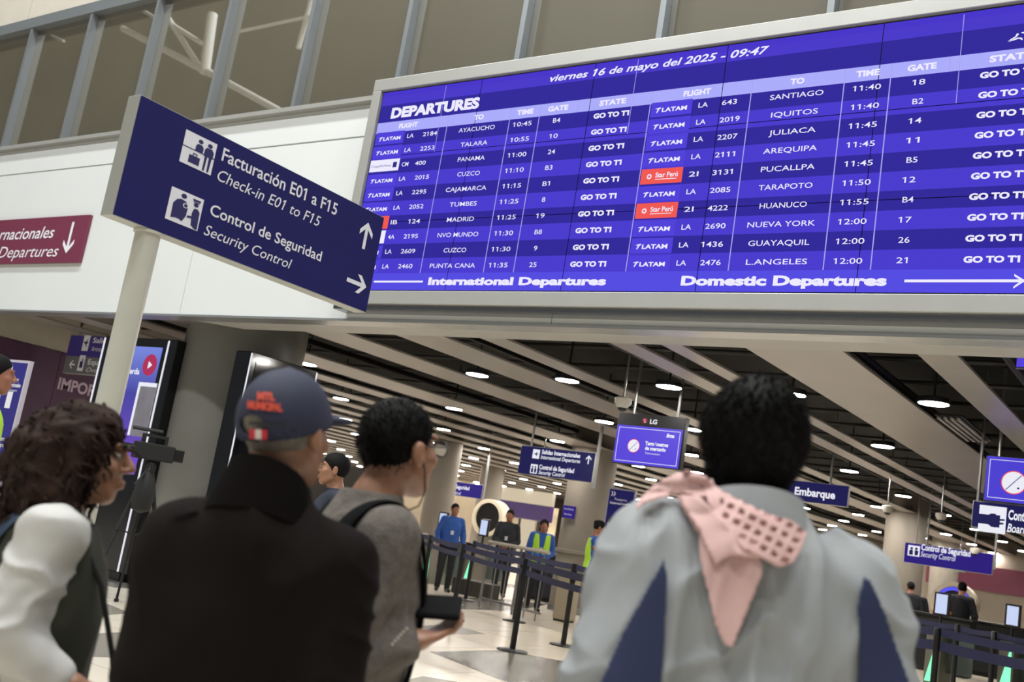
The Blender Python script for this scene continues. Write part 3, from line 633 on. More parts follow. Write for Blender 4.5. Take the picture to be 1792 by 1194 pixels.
MB().box(w0, w1, Yk-.002, Yk-.0005, v0, v1).build('picture_border', LWT, t); MB().box(w0+.05, w1+.0, Yk-.004, Yk-.0022, v0, v1-.05).build('picture', mat('picture_grey', '#6E6C74', emit=.55, var=.3, vscale=4), t)
adopt(t)
t = empty('display_kiosk', (-9.25, 8.45, 0), 'tall black display kiosk right of the grey column behind the capped man', 'kiosk')
MB().box(-9.52, -9.27, 7.92, 9.0, .16, 2.88).build('cabinet', kb, t, bevel=.01); MB().box(-9.54, -9.20, 7.85, 9.07, 0, .06).build('foot', STEEL, t, bevel=.01); MB().box(-9.5, -9.3, 7.98, 8.94, .06, .16).build('plinth', BLACK, t)
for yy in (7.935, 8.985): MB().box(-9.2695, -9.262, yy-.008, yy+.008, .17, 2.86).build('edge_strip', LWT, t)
MB().box(-9.2695, -9.264, 8.02, 8.90, 1.0, 2.78).build('dark_display', mat('screen_off', '#101218', .08), t); adopt(t)
# ---------------- overhead blue/grey sign at left, standing banner, tv camera on tripod
Y7 = 8.9; a = rect((125, 586), (182, 628), Y7); b = rect((122, 622), (172, 658), Y7)
t = hanging('hanging_sign', 'hanging sign with a violet upper half and grey lower half left of the kiosk', 'sign', a[0], a[0]+1.5, b[2], a[3], Y7, mat('half_grey', '#6B6A70', .5), rods=(.1, .9), top=ZC+.745)
zm = (a[2]+b[3])/2; MB().box(a[0]+.008, a[0]+1.492, Y7-.006, Y7-.0045, zm, a[3]-.008).build('upper_face', mat('half_violet', '#3C2E84', .5), t)
Yt = Y7-.008
ftxt('lettering', 'Salidas', (162, 600), (196, 602), (163, 591), Yt, SIGNW, t, bold=.02); ftxt('lettering', 'International', (160, 614), (215, 618), (161, 606), Yt, SIGNW, t, shear=.2)
ftxt('lettering', 'Equipaje', (153, 638), (195, 641), (154, 629), Yt, SIGNW, t, bold=.02); ftxt('lettering', 'Oversize', (150, 651), (190, 654), (151, 643), Yt, SIGNW, t, shear=.2)
def plate2(x, z, w_, h_, kind):
    b_ = MB(); flatpoly(b_, [[(0, 0), (w_, 0), (w_, h_), (0, h_)]], (x, Yt, z), UX, UZ); b_.build('pictogram_plate', SIGNW, t)
    k = MB(); P = [[(.1, .55), (.45, .42), (.85, .50), (.9, .56), (.3, .6)], [(.35, .5), (.62, .75), (.7, .75), (.58, .5)], [(.4, .46), (.62, .25), (.70, .25), (.60, .48)]] if kind else [[(.25, .2), (.55, .2), (.55, .62), (.25, .62)], circ(.62, .7, .1, 10), [(.56, .2), (.78, .2), (.78, .58), (.56, .58)]]
    flatpoly(k, [[(c*w_, d*h_) for c, d in p] for p in P], (x, Yt-.001, z), UX, UZ); k.build('pictogram', INK, t)
p = onY(142, 614, Yt); plate2(p[0], p[2], .155, .235, 1); p = onY(134, 649, Yt); plate2(p[0], p[2], .145, .235, 0)
p = onY(126, 638, Yt); arrow((p[0], Yt, p[2]), 'left', .14, .06, .025, SIGNW, U=UX, par=t); adopt(t)
Y8 = 6.6; q0, q1 = onY(17, 631, Y8), onY(53, 632, Y8)
t = empty('standing_banner', ((q0[0]+q1[0])/2-.12, Y8, 0), 'narrow blue standing banner in a white frame at the left edge', 'sign')
bx0, bx1, bz1 = q0[0]-.03, q1[0], q1[2]
MB().box(bx0, bx1, Y8, Y8+.05, .1, bz1).build('frame', mat('banner_frame', '#B9B4C0', .4), t); MB().box(bx0+.03, bx1-.03, Y8-.003, Y8-.0003, .14, bz1-.03).build('banner_face', mat('banner_blue', '#28247A', .5), t)
MB().box(bx0-.05, bx1+.05, Y8-.15, Y8+.2, 0, .03).build('foot', STEEL, t); MB().box(bx0+.1, bx1-.1, Y8+.01, Y8+.04, .03, .1).build('stem', STEEL, t)
Yt = Y8-.005; bw = bx1-bx0
def bl(s, z, fr_, h_, **k): text('lettering', s, ((bx0+bx1)/2-bw*fr_/2, Yt, z), UX, UZ, bw*fr_, h_, SIGNW, t, **k)
bl('Pasajeros', onY(22, 667, Yt)[2], .42, .045, bold=.02); bl('Internacionales', onY(22, 677, Yt)[2], .72, .045, bold=.03); bl('Passengers', onY(20, 685, Yt)[2], .5, .03)
mb = MB(); zz = onY(22, 645, Yt)[2]
for k in range(2):
    o_ = bx0+.06+k*.04; flatpoly(mb, [[(o_, zz+.05), (o_+.02, zz+.05), (o_+.045, zz), (o_+.025, zz)], [(o_+.025, zz), (o_+.045, zz), (o_+.02, zz-.05), (o_, zz-.05)]], (0, Yt, 0), UX, UZ)
mb.build('chevrons', SIGNW, t)
zz = onY(17, 715, Yt)[2]; MB().box((bx0+bx1)/2-.06, (bx0+bx1)/2+.05, Yt-.001, Yt, zz, zz+.19).build('blank_patch', SIGNW, t)
bl('Registro', onY(8, 772, Yt)[2], .5, .045, bold=.02); bl('Obligatorio', onY(8, 783, Yt)[2], .6, .045, bold=.02); adopt(t)
Y9 = 16.05; a = rect((1066, 853), (1103, 932), Y9)
t = empty('standing_banner', ((a[0]+a[1])/2, Y9, 0), 'navy standing banner with white chevrons behind two high-vis staff', 'sign')
MB().box(a[0], a[1], Y9, Y9+.05, .1, a[3]).build('frame', mat('banner_frame2', '#8E8E98', .4), t); MB().box(a[0]+.025, a[1]-.025, Y9-.003, Y9-.0003, .14, a[3]-.025).build('banner_face', NAVYL, t)
MB().box(a[0]-.05, a[1]+.05, Y9-.15, Y9+.2, 0, .03).build('foot', STEEL, t); MB().box(a[0]+.1, a[1]-.1, Y9+.01, Y9+.04, .03, .1).build('stem', STEEL, t)
Yt = Y9-.005; bw = a[1]-a[0]; bx0, bx1 = a[0], a[1]
bl('Pasajeros', onY(1080, 876, Yt)[2], .45, .04); bl('Internacionales', onY(1080, 883, Yt)[2], .75, .04, bold=.02)
mb = MB(); zz = onY(1072, 864, Yt)[2]
for k in range(2):
    o_ = bx0+.06+k*.045; flatpoly(mb, [[(o_, zz+.04), (o_+.02, zz+.04), (o_+.045, zz), (o_+.025, zz)], [(o_+.025, zz), (o_+.045, zz), (o_+.02, zz-.04), (o_, zz-.04)]], (0, Yt, 0), UX, UZ)
mb.build('chevrons', SIGNW, t); adopt(t)
# tripod with television camera
p = onZ(212, 1012, 0); bx, by = onD(222, 1000, 10.6)[:2]
t = empty('camera_tripod', (bx, by, 0), 'black tall camera tripod standing in front of the left kiosk', 'tripod')
hd = np.array([0, 0, 1.42])
MB().lathe([(.05, 1.36), (.06, 1.42), (.05, 1.46), (.03, 1.48)], 0, 0, 16).build('head', MATT, t, smooth=True); MB().tube([hd, (.25, -.32, 1.22)], .012, 8).build('pan_handle', MATT, t)
for k in range(3):
    a_ = .5+k*2.094; c, s = math.cos(a_), math.sin(a_)
    MB().tube([(.03*c, .03*s, 1.38), (.22*c, .22*s, .75)], .022, 8).tube([(.20*c, .20*s, .80), (.42*c, .42*s, .02)], .014, 8).build('leg', MATT, t)
    MB().tube([(.42*c, .42*s, .0), (.42*c, .42*s, .03)], .025, 8).build('foot', BLACK, t)
MB().tube([(0, 0, .72), (.2, 0, .76)], .008, 6).tube([(0, 0, .72), (-.1, .17, .76)], .008, 6).tube([(0, 0, .72), (-.1, -.17, .76)], .008, 6).build('spreader', MATT, t)
vc = empty('video_camera', (bx, by, 1.485), 'black television camera with lens and viewfinder on top of the tripod', 'camera')
MB().box(-.07, .07, -.2, .2, .0, .17).build('body', MATT, vc, bevel=.012); MB().tube([(0, .2, .09), (0, .30, .09), (0, .32, .09), (0, .42, .09)], [.045, .045, .06, .06], 16).build('lens', BLACK, vc, smooth=True)
MB().box(-.02, .02, -.12, .14, .23, .26).box(-.02, .02, -.12, -.09, .17, .23).box(-.02, .02, .11, .14, .17, .23).build('carry_handle', MATT, vc); MB().box(.10, .19, -.05, .10, .04, .12).box(.07, .10, .0, .03, .07, .09).build('viewfinder', BLACK, vc, bevel=.008)
MB().box(-.06, .06, -.30, -.2, .02, .15).build('battery', BLACK, vc, bevel=.008); MB().tube([(0, -.05, .30), (0, .25, .30)], .02, 10).build('microphone', BLACK, vc); vc.rotation_euler.z = 2.7
bg = empty('equipment_pouch', (bx+.10, by-.08, .95), 'dark soft equipment pouch hanging from the tripod head', 'bag')
MB().lathe([(.02, .0), (.09, .03), (.11, .15), (.09, .30), (.04, .38), (.015, .42)], 0, 0, 14).build('pouch', MATT, bg, smooth=True); MB().tube([(0, 0, .42), (-.03, .03, .46), (-.06, .05, .49)], .008, 6).build('strap', BLACK, bg)
# ---------------- queue barriers
def stanchion(x, y, label):
    t = empty('queue_post', (x, y, 0), label, 'barrier post', 'black queue barrier posts')
    MB().lathe([(.185, 0), (.185, .012), (.17, .022), (.05, .03)], 0, 0, 28).build('base', POST, t, smooth=True); MB().lathe([(.036, .03), (.036, .84)], 0, 0, 16).build('post', POST, t, smooth=True)
    MB().lathe([(.042, .84), (.042, 1.07), (.036, 1.085)], 0, 0, 16).build('belt_cassette', BLACK, t, smooth=True); return t
def belt(a, b, label, zs_=((1.0, 1.075), (.885, .955))):
    d = _n(np.array([b[0]-a[0], b[1]-a[1], 0.])); nn = np.array([-d[1], d[0], 0])*.0015
    t = empty('queue_belt', ((a[0]+b[0])/2, (a[1]+b[1])/2, .88), label, 'barrier belt', 'navy double queue belts')
    A_ = np.array([a[0], a[1], 0.])+d*.044; B_ = np.array([b[0], b[1], 0.])-d*.044
    for z0_, z1_ in zs_:
        V = []; n = 8
        for i in range(n+1):
            q = A_+(B_-A_)*i/n; sg_ = -.018*math.sin(math.pi*i/n)
            V += [q-nn+[0, 0, z0_+sg_], q-nn+[0, 0, z1_+sg_], q+nn+[0, 0, z1_+sg_], q+nn+[0, 0, z0_+sg_]]
        F = []
        for i in range(n):
            for k in range(4): F.append((i*4+k, i*4+(k+1) % 4, (i+1)*4+(k+1) % 4, (i+1)*4+k))
        MB().add(V, F+[(0, 3, 2, 1), (n*4, n*4+1, n*4+2, n*4+3)]).build('belt', BELT, t)
    adopt(t)
s1 = [(-13.45, 16.0), (-11.25, 14.25), (-9.24, 12.5), (-7.0, 10.75), (-4.8, 9.0), (-2.6, 7.9)]
l1 = ['outermost left queue post behind the glasses man', 'queue post right beside the blue-jacketed attendant, left one', 'queue post between the phone hand and the guard', 'tall black queue post in the middle standing on the grey floor wedge', 'queue post hidden behind the grey jacket', 'queue post right behind the grey jacket']
l1b = ['short queue belt pair left of the attendant', 'queue belt pair crossing the blue-jacketed attendant', 'queue belt pair passing in front of the guard', 'queue belt pair running right to the grey jacket sleeve', 'queue belt pair behind the grey jacket']
for (x, y), l in zip(s1, l1): stanchion(x, y, l)
for i in range(5): belt(s1[i], s1[i+1], l1b[i])
s2 = [(-11.6, 16.0), (-9.30, 14.2), (-7.34, 12.47), (-5.3, 10.9)]
for (x, y), l in zip(s2, ['queue post in front of the steel railing', 'queue post whose base shows left of the smiling attendant', 'dark queue post against the grey jacket sleeve', 'queue post of the second row hidden by the jacket']): stanchion(x, y, l)
for i, l in zip(range(3), ['second row queue belt pair before the railing', 'second row queue belt pair below the high-vis woman', 'second row queue belt pair by the jacket sleeve']): belt(s2[i], s2[i+1], l)
s3 = [tuple(onD(1560, 1050, 12.6)[:2]), tuple(onD(1646, 1050, 11.9)[:2]), tuple(onD(1880, 1050, 10.6)[:2])]
for q, l in zip(s3, ['queue post hidden by the grey sleeve at right', 'black queue post just right of the grey sleeve before the green gate', 'queue post at the right frame edge']): stanchion(q[0], q[1], l)
for i, l in zip(range(2), ['short queue belt pair at the grey right sleeve', 'thick navy queue belt pair crossing the lower right corner']): belt(s3[i], s3[i+1], l, zs_=((1.0, 1.09), (.84, .95)))
s4 = [tuple(onD(x, 1050, D)[:2]) for x, D in ((1600, 16.8), (1680, 16), (1745, 15.3), (1830, 14.6))]
for q, l in zip(s4, ['farther queue post at the grey sleeve', 'farther queue post before the dark counter', 'farther queue post left of the white panel', 'farther queue post at the right edge']): stanchion(q[0], q[1], l)
for i, l in zip(range(3), ['farther queue belt pair by the sleeve', 'farther queue belt pair in the middle right', 'farther queue belt pair at the right edge']): belt(s4[i], s4[i+1], l)
# ---------------- gates with tablets
def gate(x, y, label, tl, ry=0):
    t = empty('entry_gate', (x, y, 0), label, 'gate', 'entry gates with green lights')
    MB().box(-.12, .12, 0, 1.3, 0, .92).build('cabinet', TAUPE, t, bevel=.02); MB().box(-.14, .14, -.02, 1.32, .921, .97).build('top_cover', BLACK, t, bevel=.01)
    mb = MB(); mb.add([(-.10, -.012, .10), (.09, -.012, .10), (.07, -.012, .88), (-.10, -.001, .10), (.09, -.001, .10), (.07, -.001, .88)], [(0, 1, 2), (0, 3, 4, 1), (1, 4, 5, 2), (2, 5, 3, 0)]); mb.build('green_light', GREENL, t)
    MB().box(.121, .5, .55, .57, .25, .85).build('flap', mat('flap_glass', '#8FA39E', .1, trans=.6), t)
    for o in t.children: pass
    s = empty('tablet_stand', (x, y+.35, .971), tl, 'screen', 'glowing tablets on gate posts')
    MB().lathe([(.025, 0), (.025, .18)], 0, 0, 10).build('post', BLACK, s); MB().box(-.125, .125, -.03, .02, .18, .56).build('bezel', BLACK, s, bevel=.008); MB().box(-.095, .085, -.034, -.0305, .215, .53).build('display', SCRW, s)
    return t
for px_, D, l, tl in ((1640, 17.2, 'entry gate with green light just right of the grey sleeve', 'tall white-lit tablet left of the person in black'), (1768, 17.6, 'entry gate with green light in the lower right corner', 'white-lit tablet at the right edge of the picture'), (1880, 17.4, 'entry gate beyond the right edge', 'tablet beyond the right edge')):
    p = onD(px_, 1060, D); gate(p[0], p[1], l, tl)
for px_, py_, D, l, tl in ((757, 920, 22.5, 'entry gate with green light behind the blue-jacketed attendant', 'white-lit tablet left of the blue-jacketed attendant'), (832, 922, 23, 'entry gate between attendant and guard', 'white-lit tablet between attendant and guard')):
    p = onD(px_, py_, D); gate(p[0], p[1], l, tl)
# desks
def desk(x, y, wd, dp, label, top=1.05, m=TAUPE, mt_=None):
    t = empty('service_desk', (x, y, 0), label, 'desk'); MB().box(-wd/2, wd/2, 0, dp, .08, top-.04).build('body', m, t, bevel=.01); MB().box(-wd/2-.04, wd/2+.04, -.05, dp+.05, top-.039, top).build('worktop', mt_ or CREAM, t, bevel=.008)
    MB().box(-wd/2+.04, wd/2-.04, .04, dp-.04, 0, .08).build('plinth', BLACK, t); return t
p = onD(718, 940, 19.2); desk(p[0]-1.6, p[1]+1.0, 1.3, .6, 'pale-topped grey service desk at the left of the attendant', m=mat('desk_dark', '#4A4A48', .5))
p = onD(912, 940, 19.8); desk(p[0]-1.2, p[1]+3.0, 1.1, .5, 'cream-topped dark desk behind the guard', m=mat('desk_navy', '#1C2030', .5))
p = onD(1625, 1060, 21); desk(p[0], p[1], 1.6, .6, 'black counter behind the right gates', m=MATT, mt_=BLACK, top=1.12)
p = onD(1760, 1060, 22); desk(p[0], p[1], 1.9, .6, 'long black counter at the right edge', m=MATT, mt_=BLACK, top=1.12)
p = onD(1637, 1045, 21.2); t = empty('orange_bundle', (p[0]+.1, p[1]+.2, 1.121), 'orange cloth bundle lying on the black counter', 'cloth')
MB().lathe([(.16, 0), (.20, .04), (.17, .09), (.08, .13), (.02, .14)], 0, 0, 12).build('cloth', mat('orange_cloth', '#C07A2E', .8, bump=.4), t, smooth=True)
# round machines
def scanner(px_, py_, D, r, label, led):
    p = onD(px_, py_, D); t = empty('round_scanner', (p[0], p[1], 0), label, 'machine')
    n = 36; mb = MB(); V = []; F = []
    for i in range(n):
        a_ = 2*math.pi*i/n
        for (rr, yy) in ((r, 0), (r, .4), (r*.80, .4), (r*.80, 0)): V.append((rr*math.cos(a_), yy, p[2]+rr*math.sin(a_)))
    for i in range(n):
        for k in range(4): F.append((i*4+k, i*4+(k+1) % 4, ((i+1) % n)*4+(k+1) % 4, ((i+1) % n)*4+k))
    mb.add(V, F).build('ring_shell', mat('scanner_cream', '#CFC4AE', .4), t, smooth=True)
    mb = MB(); flatpoly(mb, [[(x, z) for x, z in circ(0, p[2], r*.80, 32)]], (0, .05, 0), UX, UZ); mb.build('dark_tunnel', BLACK, t)
    MB().box(-r*.6, r*.6, .06, .36, 0, p[2]-r*.80).build('base', TAUPE, t, bevel=.02)
    if led:
        V = []; F = []
        for i in range(n):
            a_ = 2*math.pi*i/n
            for rr in (r*.78, r*.62): V.append((rr*math.cos(a_), -.01, p[2]+rr*math.sin(a_)))
        for i in range(n): F.append((i*2, i*2+1, ((i+1) % n)*2+1, ((i+1) % n)*2))
        MB().add(V, F).build('led_ring', mat('led_blue', '#5B57F0', emit=1.0), t)
scanner(852, 906, 26, .46, 'round cream machine ring with dark opening behind the attendant', False)
scanner(1668, 1058, 25, .52, 'round cream machine ring with a blue light ring at right', True)
# steel railing in front of the guard
p0_, p1_ = onD(858, 940, 18.8), onD(962, 960, 17.3)
d_ = _n(np.array([p1_[0]-p0_[0], p1_[1]-p0_[1], 0])); L_ = math.hypot(p1_[0]-p0_[0], p1_[1]-p0_[1])
t = empty('steel_railing', (p0_[0], p0_[1], 0), 'low steel railing with pale top rail in front of the guard', 'railing')
def on(s_, z_): return (d_[0]*s_, d_[1]*s_, z_)
MB().tube([on(0, 1.12), on(L_, 1.12)], .032, 10).build('top_rail', CREAM, t); MB().tube([on(0, .14), on(L_, .14)], .02, 8).build('bottom_rail', STEEL, t)
k = 0
while k*.34 <= L_+.01:
    MB().tube([on(k*.34, 0), on(k*.34, 1.09)], .024 if k % 3 == 0 else .012, 8).build('upright', STEEL, t); k += 1
p = onD(826, 1005, 20.6); t = tag(MB().box(-.45, .45, 0, .4, 0, .30).build('planter_box', mat('planter', '#3B3833', .5), bevel=.02), 'low dark box on the floor beside the attendant', 'box'); t.location = (p[0], p[1], 0)
p = onZ(978, 1086, 0); t = empty('litter_bin', (p[0]+.12, p[1]-.05, 0), 'narrow beige bin standing against the middle column', 'bin')
MB().box(-.15, .15, -.15, .15, .03, .80).build('body', mat('bin_beige', '#A79B86', .5), t, bevel=.02); MB().box(-.16, .16, -.16, .16, .801, .84).build('lid', TAUPE, t, bevel=.01); MB().box(-.13, .13, -.13, .13, 0, .03).build('foot', BLACK, t)
# far shop front
p0_ = onY(850, 872, 38); p1_ = onY(965, 890, 38)
t = empty('shop_front', ((p0_[0]+p1_[0])/2, 38, 0), 'far lit shop front with purple fascia and glass doors', 'shop front')
a0, a1 = p0_[0], p1_[0]
WARM = mat('warm_lit', '#D8C8AC', emit=.9)
MB().box(a0, a1, 38, 38.2, 2.62, 3.18).build('lit_header', WARM, t); MB().box(a0, a1, 37.98, 38.2, 1.95, 2.60).build('purple_fascia', mat('fascia_purple', '#3A2360', .5), t)
MB().box(a0, a1, 38.5, 38.6, 0, 2.6).build('lit_interior', mat('interior_warm', '#B8A88C', emit=.55, var=.5, vscale=1.2), t)
xx = a0; k = 0
while xx < a1-.3:
    MB().box(xx, xx+.10, 38.0, 38.2, 0, 1.94).build('door_post', mat('door_dark', '#2A2826', .5), t)
    if k % 3 == 2: MB().box(xx+.15, xx+.75, 37.97, 38.19, 0, 1.94).build('pale_pier', WARM, t)
    xx += .95; k += 1
adopt(t)
# maroon hoarding bands at far right, lit header strips far left
for k, (xa, xb, D, l) in enumerate(((1620, 1655, 36, 'short maroon band with white marks on the far right wall'), (1672, 1792, 34, 'long maroon band on the far right wall'))):
    y_ = 38.0; p0_, p1_ = onY(xa, 1010 if k == 0 else 1018, y_), onY(xb, 1035, y_)
    t = tag(MB().box(p0_[0], p1_[0], y_, y_+.1, 1.95, 2.75).build('maroon_band', MAROON), l, 'sign')
y_ = 38.15; tag(MB().box(-24, 6, y_, y_+.2, 0, 3.3).build('wall_far', mat('far_wall', '#8A7F70', .7, var=.1)), kind='structure') if False else None
MB_ = MB().box(onY(1600, 1000, 38.12)[0], 6, 38.12, 38.3, 0, 3.9).build('wall_far_right', mat('far_wall', '#857B6E', .7, var=.08, vscale=.6)); tag(MB_, kind='structure')
t = MB().box(-34, onY(846, 880, 38.12)[0], 38.12, 38.3, 0, 3.9).build('wall_far_left', mat('far_wall_l', '#A89A84', .7, var=.12, vscale=.6)); tag(t, kind='structure')
# ================================================================ PEOPLE
def ell(P, c, r):
    p = (P-np.array(c))/np.array(r); k0 = np.linalg.norm(p, axis=1); k1 = np.linalg.norm(p/np.array(r), axis=1)+1e-9
    return k0*(k0-1)/k1
def rc(P, a, b, ra, rb, sc=None):
    a = np.array(a, float); b = np.array(b, float)
    if sc is not None: P = P*sc; a = a*sc; b = b*sc
    ba = b-a; t = np.clip(((P-a) @ ba)/(ba @ ba+1e-12), 0, 1)
    return np.linalg.norm(P-a-t[:, None]*ba, axis=1)-(ra+(rb-ra)*t)
def smin(a, b, k):
    h = np.clip(.5+.5*(b-a)/k, 0, 1); return b+(a-b)*h-k*h*(1-h)
def smax(a, b, k): return -smin(-a, -b, k)
_ns = {}
def nz(P, f, seed=0):
    if seed not in _ns:
        r = np.random.default_rng(seed); _ns[seed] = (r.normal(size=(7, 3)), r.uniform(0, 6.28, 7), r.normal(size=(7, 3)), r.uniform(0, 6.28, 7))
    K, ph, K2, ph2 = _ns[seed]; Q = P*np.array(f); o = 0
    for i in range(7): o = o+np.sin(Q @ K[i]+ph[i]+1.3*np.sin(Q @ K2[i]*.6+ph2[i]))
    return o/3.2
def sdf_mesh(fn, lo, hi, res):
    lo = np.array(lo, float); hi = np.array(hi, float); B = 6
    nb = np.maximum(1, np.ceil((hi-lo)/(res*B)).astype(int)); n = nb*B
    cen = [lo[a]+(np.arange(nb[a])*B+B/2-.5)*res for a in range(3)]
    G = np.stack(np.meshgrid(*cen, indexing='ij'), -1).reshape(-1, 3)
    dc = fn(G).reshape(nb); near = np.abs(dc) < B*res*1.35+.012
    rep = lambda a: a.repeat(B, 0).repeat(B, 1).repeat(B, 2)
    D = rep(dc).astype(np.float32); M = rep(near); idx = np.argwhere(M)
    D[M] = fn(lo+idx*res)
    Sg = D < 0; cs = Sg[:-1, :-1, :-1].astype(np.int8)
    tot = sum(Sg[i:n[0]-1+i, j:n[1]-1+j, k:n[2]-1+k].astype(np.int8) for i in (0, 1) for j in (0, 1) for k in (0, 1))
    act = np.argwhere((tot > 0) & (tot < 8)); 
    cv = {(i, j, k): D[act[:, 0]+i, act[:, 1]+j, act[:, 2]+k] for i in (0, 1) for j in (0, 1) for k in (0, 1)}
    acc = np.zeros((len(act), 3)); cnt_ = np.zeros(len(act))
    ks = list(cv)
    for a in ks:
        for ax in range(3):
            if a[ax] == 0:
                b = list(a); b[ax] = 1; b = tuple(b); va, vb = cv[a], cv[b]; m_ = (va < 0) != (vb < 0)
                tt = np.where(m_, va/(va-vb+1e-12), 0); p = np.array(a, float)[None, :].repeat(len(act), 0); p[:, ax] += tt
                acc += p*m_[:, None]; cnt_ += m_
    V = lo+(act+acc/np.maximum(cnt_, 1)[:, None])*res
    ID = -np.ones(D.shape, np.int32); ID[act[:, 0], act[:, 1], act[:, 2]] = np.arange(len(act))
    F = []
    for ax in range(3):
        s0 = [slice(None)]*3; s1 = [slice(None)]*3; s0[ax] = slice(0, -1); s1[ax] = slice(1, None)
        ch = np.argwhere(Sg[tuple(s0)] != Sg[tuple(s1)]); u, v = (ax+1) % 3, (ax+2) % 3
        ok = (ch[:, u] > 0) & (ch[:, v] > 0); ch = ch[ok]
        def g(du, dv): q = ch.copy(); q[:, u] -= du; q[:, v] -= dv; return ID[q[:, 0], q[:, 1], q[:, 2]]
        f = np.stack([g(1, 1), g(0, 1), g(0, 0), g(1, 0)], 1)
        ins = Sg[ch[:, 0], ch[:, 1], ch[:, 2]]; f[~ins] = f[~ins][:, ::-1]
        F.append(f[(f >= 0).all(1)])
    return V, np.concatenate(F)
def vnorm(V, F):
    fn_ = np.cross(V[F[:, 2]]-V[F[:, 0]], V[F[:, 3]]-V[F[:, 1]]); N = np.zeros_like(V)
    for k in range(4): np.add.at(N, F[:, k], fn_)
    return N/(np.linalg.norm(N, axis=1)[:, None]+1e-12)
def smooth_v(V, F, it=2):
    for _ in range(it):
        A_ = np.zeros_like(V); c = np.zeros(len(V))
        for k in range(4):
            np.add.at(A_, F[:, k], V[F[:, (k+1) % 4]]+V[F[:, (k+3) % 4]]); np.add.at(c, F[:, k], 2)
        V = .4*V+.6*A_/np.maximum(c, 1)[:, None]
    return V
def nmesh(name, V, F, m, parent, fm=None):
    me = bpy.data.meshes.new(name); me.vertices.add(len(V)); me.vertices.foreach_set('co', V.astype(np.float32).ravel())
    me.loops.add(F.size); me.loops.foreach_set('vertex_index', F.astype(np.int32).ravel()); me.polygons.add(len(F))
    me.polygons.foreach_set('loop_start', np.arange(0, F.size, F.shape[1], dtype=np.int32)); me.polygons.foreach_set('loop_total', np.full(len(F), F.shape[1], np.int32))
    for x in (m if isinstance(m, (list, tuple)) else [m]): me.materials.append(x)
    if fm is not None: me.polygons.foreach_set('material_index', fm.astype(np.int32))
    me.polygons.foreach_set('use_smooth', np.ones(len(F), bool)); me.update(calc_edges=True); me.validate()
    o = bpy.data.objects.new(name, me); C.objects.link(o); o.parent = parent; return o
def blob(name, fn, lo, hi, res, m, parent, disp=None, sm=2, split=None):
    V, F = sdf_mesh(fn, lo, hi, res); V = smooth_v(V, F, sm)
    if disp is not None: V = V+vnorm(V, F)*disp(V)[:, None]
    if split is None: return nmesh(name, V, F, m, parent)
    sel = split(V[F].mean(1)); out = []
    for nm, k, mm in ((name, ~sel, m), (split.name, sel, split.mat)):
        f = F[k]; us, inv = np.unique(f.ravel(), return_inverse=True); out.append(nmesh(nm, V[us], inv.reshape(f.shape), mm, parent))
    return out[0]
def Rm(yaw, pitch=0, roll=0):
    return np.array(Matrix.Rotation(yaw, 3, 'Z') @ Matrix.Rotation(pitch, 3, 'X') @ Matrix.Rotation(roll, 3, 'Y'))
def head_sdf(Q, fem=False):
    d = ell(Q, (0, -.017, .022), (.075, .094, .094)); d = smin(d, ell(Q, (0, .028, -.035), (.060, .066, .078)), .03)
    d = smin(d, rc(Q, (0, .045, -.080), (0, .064, -.098), .030, .020 if not fem else .017), .03)
    for s in (-1, 1):
        d = smin(d, rc(Q, (s*.052, -.005, -.055), (s*.022, .058, -.092), .018, .018), .025)
        d = smin(d, ell(Q, (s*.040, .062, -.022), (.022, .022, .02)), .02)
        d = smax(d, -ell(Q, (s*.031, .100, .010), (.019, .015, .012)), .012)
        e = ell(Q, (s*.084, -.008, -.008), (.013, .021, .033)); e = smax(e, -ell(Q, (s*.098, .002, -.004), (.010, .011, .02)), .006); d = smin(d, e, .008)
        d = smin(d, rc(Q, (s*.014, .092, .036), (s*.045, .080, .036), .009, .007), .012)
        d = smin(d, ell(Q, (s*.013, .104, -.026), (.009, .010, .008)), .008)
    d = smin(d, rc(Q, (0, .090, .020), (0, .116, -.020), .009, .012), .014)
    d = smin(d, ell(Q, (0, .098, -.056), (.024, .009, .006)), .008); d = smin(d, ell(Q, (0, .095, -.069), (.020, .010, .007)), .008)
    return d
SK = dict(hip=(.09, 0, .92), knee=(.10, .02, .50), ankle=(.10, -.02, .09), toe=(.13, .13, .045), sh=(.175, -.012, 1.415), el=(.235, -.03, 1.13), wr=(.23, .06, .89))
def hand_sdf(P, wr, dr, nr, curl=.5, side=1):
    """wr wrist, dr finger direction, nr palm normal; five bent fingers of unequal length"""
    dr = _n(np.array(dr, float)); nr = np.array(nr, float); nr = _n(nr-dr*(nr @ dr)); sd = np.cross(dr, nr)*side; w_ = np.array(wr, float)
    c = w_+dr*.045; M = np.stack([sd, nr, dr]); Q = (P-c) @ M.T
    d = ell(Q, (0, 0, 0), (.040, .016, .050)); d = smin(d, rc(P, w_-dr*.02, w_+dr*.03, .026, .024), .02)
    for k, L_ in enumerate((.068, .078, .073, .058)):
        o = w_+dr*.085+sd*(-.030+.020*k); a1, a2 = curl*.9, curl*1.7
        p1 = o+(dr*math.cos(a1*.5)+nr*math.sin(a1*.5))*L_*.5; p2 = p1+(dr*math.cos(a1)+nr*math.sin(a1))*L_*.3; p3 = p2+(dr*math.cos(a2)+nr*math.sin(a2))*L_*.25
        f = rc(P, o-dr*.02, p1, .0095, .0085); f = smin(f, rc(P, p1, p2, .0085, .008), .004); f = smin(f, rc(P, p2, p3, .008, .007), .004); d = smin(d, f, .005)
    t0 = w_+dr*.028-sd*.030; t1 = t0+(dr*.6-sd*.75+nr*.35)*.040; t2 = t1+(dr*.85-sd*.25+nr*.4)*.030
    f = rc(P, t0, t1, .014, .011); f = smin(f, rc(P, t1, t2, .011, .009), .006); return smin(d, f, .012)
